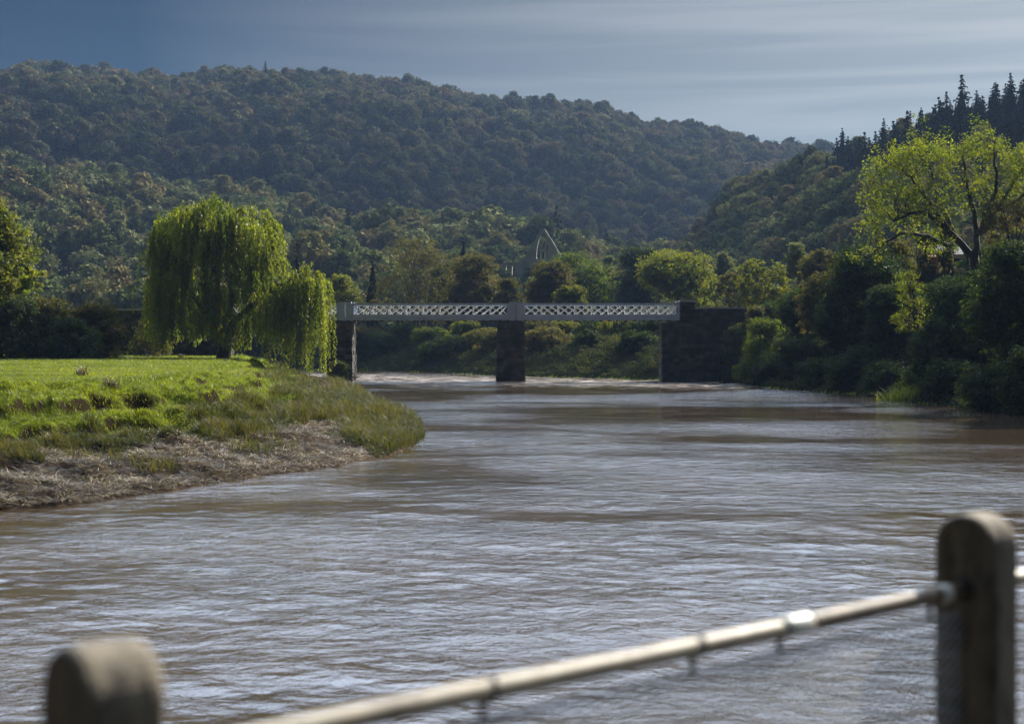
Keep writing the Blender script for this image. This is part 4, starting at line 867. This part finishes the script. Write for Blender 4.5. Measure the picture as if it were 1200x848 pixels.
def gn_wood(name, pts, idx, sc, rz, protos, label):
    me = bpy.data.meshes.new(name); me.from_pydata([tuple(p) for p in pts], [], []); n = len(pts)
    for nm, ty, arr in (('pick', 'INT', idx.astype(np.int32)), ('sc', 'FLOAT', sc.astype(np.float32)), ('rz', 'FLOAT', rz.astype(np.float32))):
        a = me.attributes.new(nm, ty, 'POINT'); a.data.foreach_set('value', arr)
    o = bpy.data.objects.new(name, me); S.collection.objects.link(o); tag(o, label, 'wood', kind='stuff')
    ng = bpy.data.node_groups.new(name, 'GeometryNodeTree'); ng.interface.new_socket('Geometry', in_out='INPUT', socket_type='NodeSocketGeometry'); ng.interface.new_socket('Geometry', in_out='OUTPUT', socket_type='NodeSocketGeometry')
    gi = ng.nodes.new('NodeGroupInput'); go = ng.nodes.new('NodeGroupOutput'); jn = ng.nodes.new('GeometryNodeJoinGeometry'); l = ng.links.new
    for p in reversed(protos):
        a = ng.nodes.new('GeometryNodeObjectInfo'); a.inputs['Object'].default_value = p; a.transform_space = 'ORIGINAL'
        b = ng.nodes.new('GeometryNodeGeometryToInstance'); l(a.outputs['Geometry'], b.inputs[0]); l(b.outputs[0], jn.inputs[0])
    ip = ng.nodes.new('GeometryNodeInstanceOnPoints'); ip.inputs['Pick Instance'].default_value = True
    def attr(nm, ty):
        a = ng.nodes.new('GeometryNodeInputNamedAttribute'); a.data_type = ty; a.inputs['Name'].default_value = nm; return a.outputs[0]
    l(gi.outputs[0], ip.inputs['Points']); l(jn.outputs[0], ip.inputs['Instance']); l(attr('pick', 'INT'), ip.inputs['Instance Index'])
    cx = ng.nodes.new('ShaderNodeCombineXYZ'); l(attr('rz', 'FLOAT'), cx.inputs[2]); l(cx.outputs[0], ip.inputs['Rotation']); l(attr('sc', 'FLOAT'), ip.inputs['Scale'])
    l(ip.outputs[0], go.inputs[0]); md = o.modifiers.new('wood', 'NODES'); md.node_group = ng; return o
rng = np.random.default_rng(1234)
def wood(hf, args, n_single, single, label, group, stuff_name, stuff_label, con_share, view, smin=.72, smax=1.45, con_only_px=None, hide=352):
    C = scatter(hf, *args); n = len(C)
    sc = rng.uniform(smin, smax, n) * (1 + .45 * fbm(C[:, 0] / 45, C[:, 1] / 60, 2, 41)); rz = rng.uniform(0, 6.28, n)
    zn = fbm(C[:, 0] / 70, C[:, 1] / 70, 2, 40)
    con = (zn > 1 - con_share * 2) | (rng.random(n) < con_share * .15)
    if con_only_px is not None: con = con_only_px(C, rng)
    pick = np.where(con, 6 + rng.integers(0, 3, n), rng.integers(0, 6, n))
    top = 400 - (C[:, 2] + 11 * sc - EYE) / C[:, 1] * F
    seen = (C[:, 3] > 0) & (C[:, 3] < 1200) & (top < hide) & view(C)
    order = np.argsort(C[:, 1] / sc + np.where(seen, 0, 1e6)); singles = np.zeros(n, bool); singles[order[:n_single]] = True; singles &= seen
    return C, sc, rz, pick, singles
allC = []
# left hill
r_ = wood(left_hill, (-420, 1150, 345, 1160, 9.2, 3), 160, None, '', '', '', '', .12, lambda C: (C[:, 3] < 760) & ((C[:, 3] > 400) | (C[:, 3] < 160) | (400 - (C[:, 2] - EYE) / C[:, 1] * F < 280)))
C, sc, rz, pick, sg = r_
protoO = None
singleobjs = {}
def singles_out(C, sc, rz, pick, sg, lab_b, lab_c, grp_b, grp_c):
    for i in np.nonzero(sg)[0]:
        k = int(pick[i]); con = k >= 6
        o = place((BP + CP)[k], 'spruce' if con else 'woodland_tree', (C[i, 0], C[i, 1], C[i, 2] - .3), sc[i], rz[i], lab_c if con else lab_b, 'conifer' if con else 'tree', grp_c if con else grp_b)
        singleobjs.setdefault(k, o)
singles_out(C, sc, rz, pick, sg, 'one of the rounded autumn trees on the lower slope of the far left hill', 'one of the pointed dark conifers among trees on the lower left slope', 'rounded trees on the lower left slope', 'conifers on the lower left slope')
# right hill
def rcon(C, r):
    return ((C[:, 3] > 965) & (400 - (C[:, 2] - EYE) / C[:, 1] * F < np.interp(C[:, 3], [965, 1200, 1500], [245, 230, 230]))) & (r.random(len(C)) < .96)
r2 = wood(right_hill, (740, 2000, 215, 590, 6.4, 4), 120, None, '', '', '', '', 0, lambda C: (C[:, 3] > 780) & ~rcon(C, np.random.default_rng(1)), .7, 1.1, rcon, 330)
C2, sc2, rz2, pick2, sg2 = r2; sc2 = np.where(pick2 >= 6, sc2 * rng.uniform(.68, 1.05, len(sc2)), sc2)
sg2 &= pick2 < 6
ridge2 = (C2[:, 1] > np.interp(C2[:, 3], [700, 800, 1000, 1200, 2400], [560, 540, 480, 430, 330]) - 14) & (C2[:, 1] < np.interp(C2[:, 3], [700, 800, 1000, 1200, 2400], [560, 540, 480, 430, 330]) + 22) & (pick2 >= 6) & (C2[:, 3] < 1200)
singles_out(C2, sc2, rz2, pick2, sg2, 'one of the rounded trees on the shaded slope of the right hill', '', 'rounded trees on the right hill', '')
singles_out(C2, sc2, rz2, pick2, ridge2, '', 'one of the dark spruces standing along the skyline of the right hill', '', 'spruces along the right skyline')
protoO = [singleobjs[k] for k in range(9)]
k = ~sg
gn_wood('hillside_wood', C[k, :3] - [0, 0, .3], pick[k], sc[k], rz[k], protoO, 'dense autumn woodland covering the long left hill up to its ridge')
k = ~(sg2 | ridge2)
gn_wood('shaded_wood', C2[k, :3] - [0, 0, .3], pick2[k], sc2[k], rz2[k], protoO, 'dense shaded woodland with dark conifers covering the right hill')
print('wood', len(C), sg.sum(), len(C2), sg2.sum(), ridge2.sum())

# ------------------------------------------------------------------ water
def water_mat():
    m, t, o = newmat('river_water'); l = t.links.new
    tcn = N(t, 'ShaderNodeTexCoord'); p = N(t, 'ShaderNodeBsdfPrincipled'); p.inputs['Roughness'].default_value = .03; p.inputs['IOR'].default_value = 1.45
    def noise(sc_, st, det=3, rot=0, dist=0.0):
        mpn = N(t, 'ShaderNodeMapping'); mpn.inputs['Scale'].default_value = st; mpn.inputs['Rotation'].default_value = (0, 0, R(rot)); l(tcn.outputs['Object'], mpn.inputs[0])
        n = N(t, 'ShaderNodeTexNoise'); n.inputs['Scale'].default_value = sc_; n.inputs['Detail'].default_value = det; n.inputs['Roughness'].default_value = .6; n.inputs['Distortion'].default_value = dist; l(mpn.outputs[0], n.inputs['Vector']); return n
    silt = noise(.12, (1, 1, 1), 4); rp = N(t, 'ShaderNodeValToRGB'); e = rp.color_ramp.elements; e[0].position = .35; e[1].position = .65; e[0].color = c4((.042, .029, .017)); e[1].color = c4((.07, .048, .032)); l(silt.outputs[0], rp.inputs[0]); l(rp.outputs[0], p.inputs['Base Color'])
    h1 = noise(1.5, (.85, 1.0, 1), 5, 8, .4); h2 = noise(6.0, (.7, 1, 1), 4, -12, .3); h3 = noise(.35, (.6, 1, 1), 2, 20)
    # patches of rougher and smoother water
    pt = noise(.06, (.6, 1, 1), 3, 5, .5); pr = N(t, 'ShaderNodeMapRange'); pr.inputs[1].default_value = .4; pr.inputs[2].default_value = .62; pr.inputs[3].default_value = .2; pr.inputs[4].default_value = 1.2; l(pt.outputs[0], pr.inputs[0])
    def bump(h, dist, prev=None, st=1.0):
        b = N(t, 'ShaderNodeBump'); b.inputs['Distance'].default_value = dist; b.inputs['Strength'].default_value = st; l(h, b.inputs['Height'])
        if prev is not None: l(prev, b.inputs['Normal'])
        return b
    b1 = bump(h1.outputs[0], .10); b2 = bump(h2.outputs[0], .022, b1.outputs[0]); b3 = bump(h3.outputs[0], .08, b2.outputs[0])
    l(pr.outputs[0], b2.inputs['Strength']); l(pr.outputs[0], b1.inputs['Strength']); l(b3.outputs[0], p.inputs['Normal'])
    at = N(t, 'ShaderNodeAttribute', attribute_name='tint'); fn = noise(1.1, (.35, 1, 1), 6, 4, .6)
    ad = N(t, 'ShaderNodeMath', operation='MULTIPLY_ADD'); ad.inputs[1].default_value = .27; l(at.outputs['Fac'], ad.inputs[0]); l(fn.outputs[0], ad.inputs[2])
    fr = N(t, 'ShaderNodeMapRange'); fr.inputs[1].default_value = .70; fr.inputs[2].default_value = .92; l(ad.outputs[0], fr.inputs[0])
    fo = N(t, 'ShaderNodeBsdfDiffuse'); fo.inputs[0].default_value = (.40, .35, .31, 1); ms = N(t, 'ShaderNodeMixShader')
    l(fr.outputs[0], ms.inputs[0]); l(p.outputs[0], ms.inputs[1]); l(fo.outputs[0], ms.inputs[2]); l(ms.outputs[0], o.inputs[0]); return m
M['water'] = water_mat()
def wz(PXg, Xg, Yg):
    # real wave relief, standing waves of the current where the mesh resolves them
    w = .036 * fbm(Xg / 1.7 + .15 * Yg, Yg / 1.5, 3, 50) + .065 * fbm(Xg / 5.5, Yg / 5, 2, 51) + .02 * fbm(Xg / .7, Yg / .45, 2, 52) * np.clip((60 - Yg) / 30, 0, 1)
    w = w * (.55 + .75 * np.clip(fbm(Xg / 22, Yg / 30, 3, 57) + .5, 0, 1.2))
    rap = np.exp(-((Yg - (172 - .75 * Xg)) / 30) ** 2) * np.clip((Yg - 110) / 40, 0, 1)      # broken water at the bridge
    w = w + rap * .10 * fbm(Xg / 2.0, Yg / 2.2, 3, 53)
    return w, rap
yr = np.concatenate([np.arange(860, 480, -1.0), np.arange(480, 424, -.5)]); wr = EYE * F / (yr - 400)
wr = np.concatenate([[-80, -20, 4, 9, 14], wr, [400, 480]])
# rows nearer than the frame use wide world columns, so a polar grid from x = px works only for Y > 0
wc = np.concatenate([np.arange(-1800, -40, 40), np.arange(-40, 1240, 1.5), np.arange(1240, 3000, 40)])
grid_obj('water', wc, wr[3:], wz, M['water'])
A = Acc(); A.add([(-500, -120, -.02), (500, -120, -.02), (500, 9.2, -.02), (-500, 9.2, -.02)], [(0, 1, 2, 3)]); A.tint = [np.zeros(4, np.float32)]; tag(A.build('near_water', M['water']), kind='structure')

# ------------------------------------------------------------------ near bank: pavement behind the railing
dF = np.array([.7526, .6585]); nF = np.array([.6585, -.7526]); p0 = np.array([-.69, 2.4]); GZ = 3.08
def off(a, b): return p0 + dF * a + nF * b
A = Acc(); q = [off(-60, -.35), off(60, -.35), off(60, 60), off(-60, 60)]
A.add([(x, y, GZ) for x, y in q] + [(x, y, GZ - .3) for x, y in q], [(0, 3, 2, 1)] + [(4, 5, 6, 7), (0, 1, 5, 4)][1:]); tag(A.build('pavement', M['road']), kind='structure')
A = Acc(); q = [off(-60, -.45), off(22, -.45), off(22, -.352), off(-60, -.352)]
A.add([(x, y, -2) for x, y in q] + [(x, y, GZ + .02) for x, y in q], BQ); tag(A.build('river_wall', M['wall']), 'stone river wall below the railing', 'wall')

# ------------------------------------------------------------------ railing in the foreground (out of focus)
def post(label, xy):
    root = empty('railing_post', (xy[0], xy[1], GZ), math.atan2(dF[1], dF[0])); tag(root, label, 'post', 'round-topped posts of the railing')
    W2, T2, H = .10, .068, 1.115; n = 18
    pr = [(-W2, 0)] + [(W2 * -math.cos(math.pi * k / n), H - W2 + W2 * math.sin(math.pi * k / n)) for k in range(n + 1)] + [(W2, 0)]
    # local x = along fence (thickness), local y = across
    r = np.random.default_rng(int(abs(xy[0]) * 100)); m_ = len(pr); xs = [-T2, -T2 + .008, -T2 + .02, 0, T2 - .02, T2 - .008, T2]; ins = [.008, .002, 0, 0, 0, .002, .008]
    V = []
    for x, i_ in zip(xs, ins):
        for (y, z) in pr:
            f = 1 - i_ / W2; V.append((x, y * f, z if z < .01 else (H - W2) + (z - (H - W2)) * f if z > H - W2 else z))
    Q = []
    for a in range(len(xs) - 1):
        for b in range(m_): Q.append((a * m_ + b, a * m_ + (b + 1) % m_, (a + 1) * m_ + (b + 1) % m_, (a + 1) * m_ + b))
    A = Acc(); V = np.array(V); A.add(V, Q)
    for a, flip in ((0, 1), (len(xs) - 1, 0)):
        c = len(V); A.add([(xs[a], 0, .6)]); T = [(a * m_ + b, a * m_ + (b + 1) % m_, c) for b in range(m_)]
        A.t.append(np.array([t_[::-1] if not flip else t_ for t_ in T]))
    A.build('shaft', M['post'], root, False)
    # iron sleeves where the rail goes through
    for sg_ in (-1, 1):
        A = Acc(); tube(A, [(sg_ * .064, 0, .895), (sg_ * .07, 0, .895), (sg_ * .072, 0, .895), (sg_ * .10, 0, .895)], [.04, .038, .021, .021], 16); A.build('sleeve', M['iron'], root, True)
    return root
post('nearer round-topped weathered post at the lower left, its top lit tan', (-.69, 2.40))
post('farther round-topped weathered post at the right edge, dark face to the camera', (1.37, 4.20))
rail = empty('railing_rail', (-.69, 2.40, GZ + .895), math.atan2(dF[1], dF[0])); tag(rail, 'worn cream painted tubular handrail running between the two posts', 'rail')
Ls = math.hypot(1.37 + .69, 4.20 - 2.40)
A = Acc(); r = np.random.default_rng(3)
for a, b, mt in ((.10, Ls - .80, 'rail'), (Ls - .80, Ls - .10, 'rail_brown')):
    A = Acc(); x = np.linspace(a, b, 60); tube(A, np.stack([x, 0 * x, .002 * np.sin(x * 3)], 1), .0235 + .0006 * r.normal(size=60), 18)
    A.build('tube', M[mt], rail, True)
A = Acc(); tube(A, np.stack([np.linspace(Ls + .1, Ls + 2.7, 20), np.zeros(20), np.zeros(20)], 1), .0235, 16); tube(A, np.stack([np.linspace(-2.7, -.1, 20), np.zeros(20), np.zeros(20)], 1), .0235, 16); A.build('tube', M['rail'], rail, True)
for xc_, w_ in ((Ls - .175, .05), (Ls - .86, .11)):
    A = Acc(); tube(A, [(xc_ - w_ / 2, 0, 0), (xc_ - w_ / 2 + .01, 0, 0), (xc_ + w_ / 2 - .01, 0, 0), (xc_ + w_ / 2, 0, 0)], [.025, .0275, .0275, .025], 18); A.build('coupling', M['socket'], rail, True)
# chain-link netting hung from the rail by dark wire ties
net = empty('wire_netting', (-.69, 2.40, GZ), math.atan2(dF[1], dF[0])); tag(net, 'thin blurred chain-link netting hanging below the handrail', 'netting')
A = Acc(); cell = .056; H0 = .80; na = int((Ls - .2) / cell); x0 = .1
for i in range(-int(H0 / cell), na + 1):
    for sgn in (1, -1):
        xa = x0 + i * cell if sgn == 1 else x0 + i * cell + H0; xb = xa + sgn * H0
        za, zb_ = .04, .04 + H0
        lo, hi = x0, Ls - .1
        def cl(xa, za, xb, zb_):
            t0, t1 = 0.0, 1.0; d = xb - xa
            for bnd, s1 in ((lo, 1), (hi, -1)):
                f0 = (xa - bnd) * s1; f1 = (xb - bnd) * s1
                if f0 < 0 and f1 < 0: return None
                if f0 < 0: t0 = max(t0, f0 / (f0 - f1))
                if f1 < 0: t1 = min(t1, f0 / (f0 - f1))
            if t0 >= t1: return None
            return (xa + d * t0, za + (zb_ - za) * t0, xb + d * t1, za + (zb_ - za) * t1)
        c = cl(xa, za, xb, zb_)
        if c: tube(A, [(c[0], .002 * sgn, c[1]), (c[2], .002 * sgn, c[3])], .0032, 4, cap=False)
for z in (.04, .04 + H0): tube(A, [(x0, 0, z), (Ls - .1, 0, z)], .0018, 4)
A.build('mesh', M['wire'], net)
for xt in (Ls - .24, Ls - .92, Ls - 1.25, Ls - 1.9):
    A = Acc(); th_ = np.linspace(0, 2 * math.pi, 14); tube(A, np.stack([xt + .004 * th_, .027 * np.sin(th_), .895 + .027 * np.cos(th_)], 1), .0035, 6); tube(A, [(xt, 0, .87), (xt + .004, .004, .845), (xt + .002, 0, .825)], [.010, .008, .003], 6); A.build('tie', M['iron'], net)

# ------------------------------------------------------------------ haze
HAZE = 0.000075
if HAZE:
    A = Acc(); box(A, -1800, 1800, -300, 1900, -4.2, 245)
    m, t, o = newmat('haze'); v_ = N(t, 'ShaderNodeVolumePrincipled'); v_.inputs['Color'].default_value = (.42, .62, 1, 1); v_.inputs['Density'].default_value = HAZE; v_.inputs['Anisotropy'].default_value = .2
    t.links.new(v_.outputs[0], o.inputs['Volume']); hz = A.build('haze', m); tag(hz, 'thin blue valley haze', 'haze', kind='stuff')
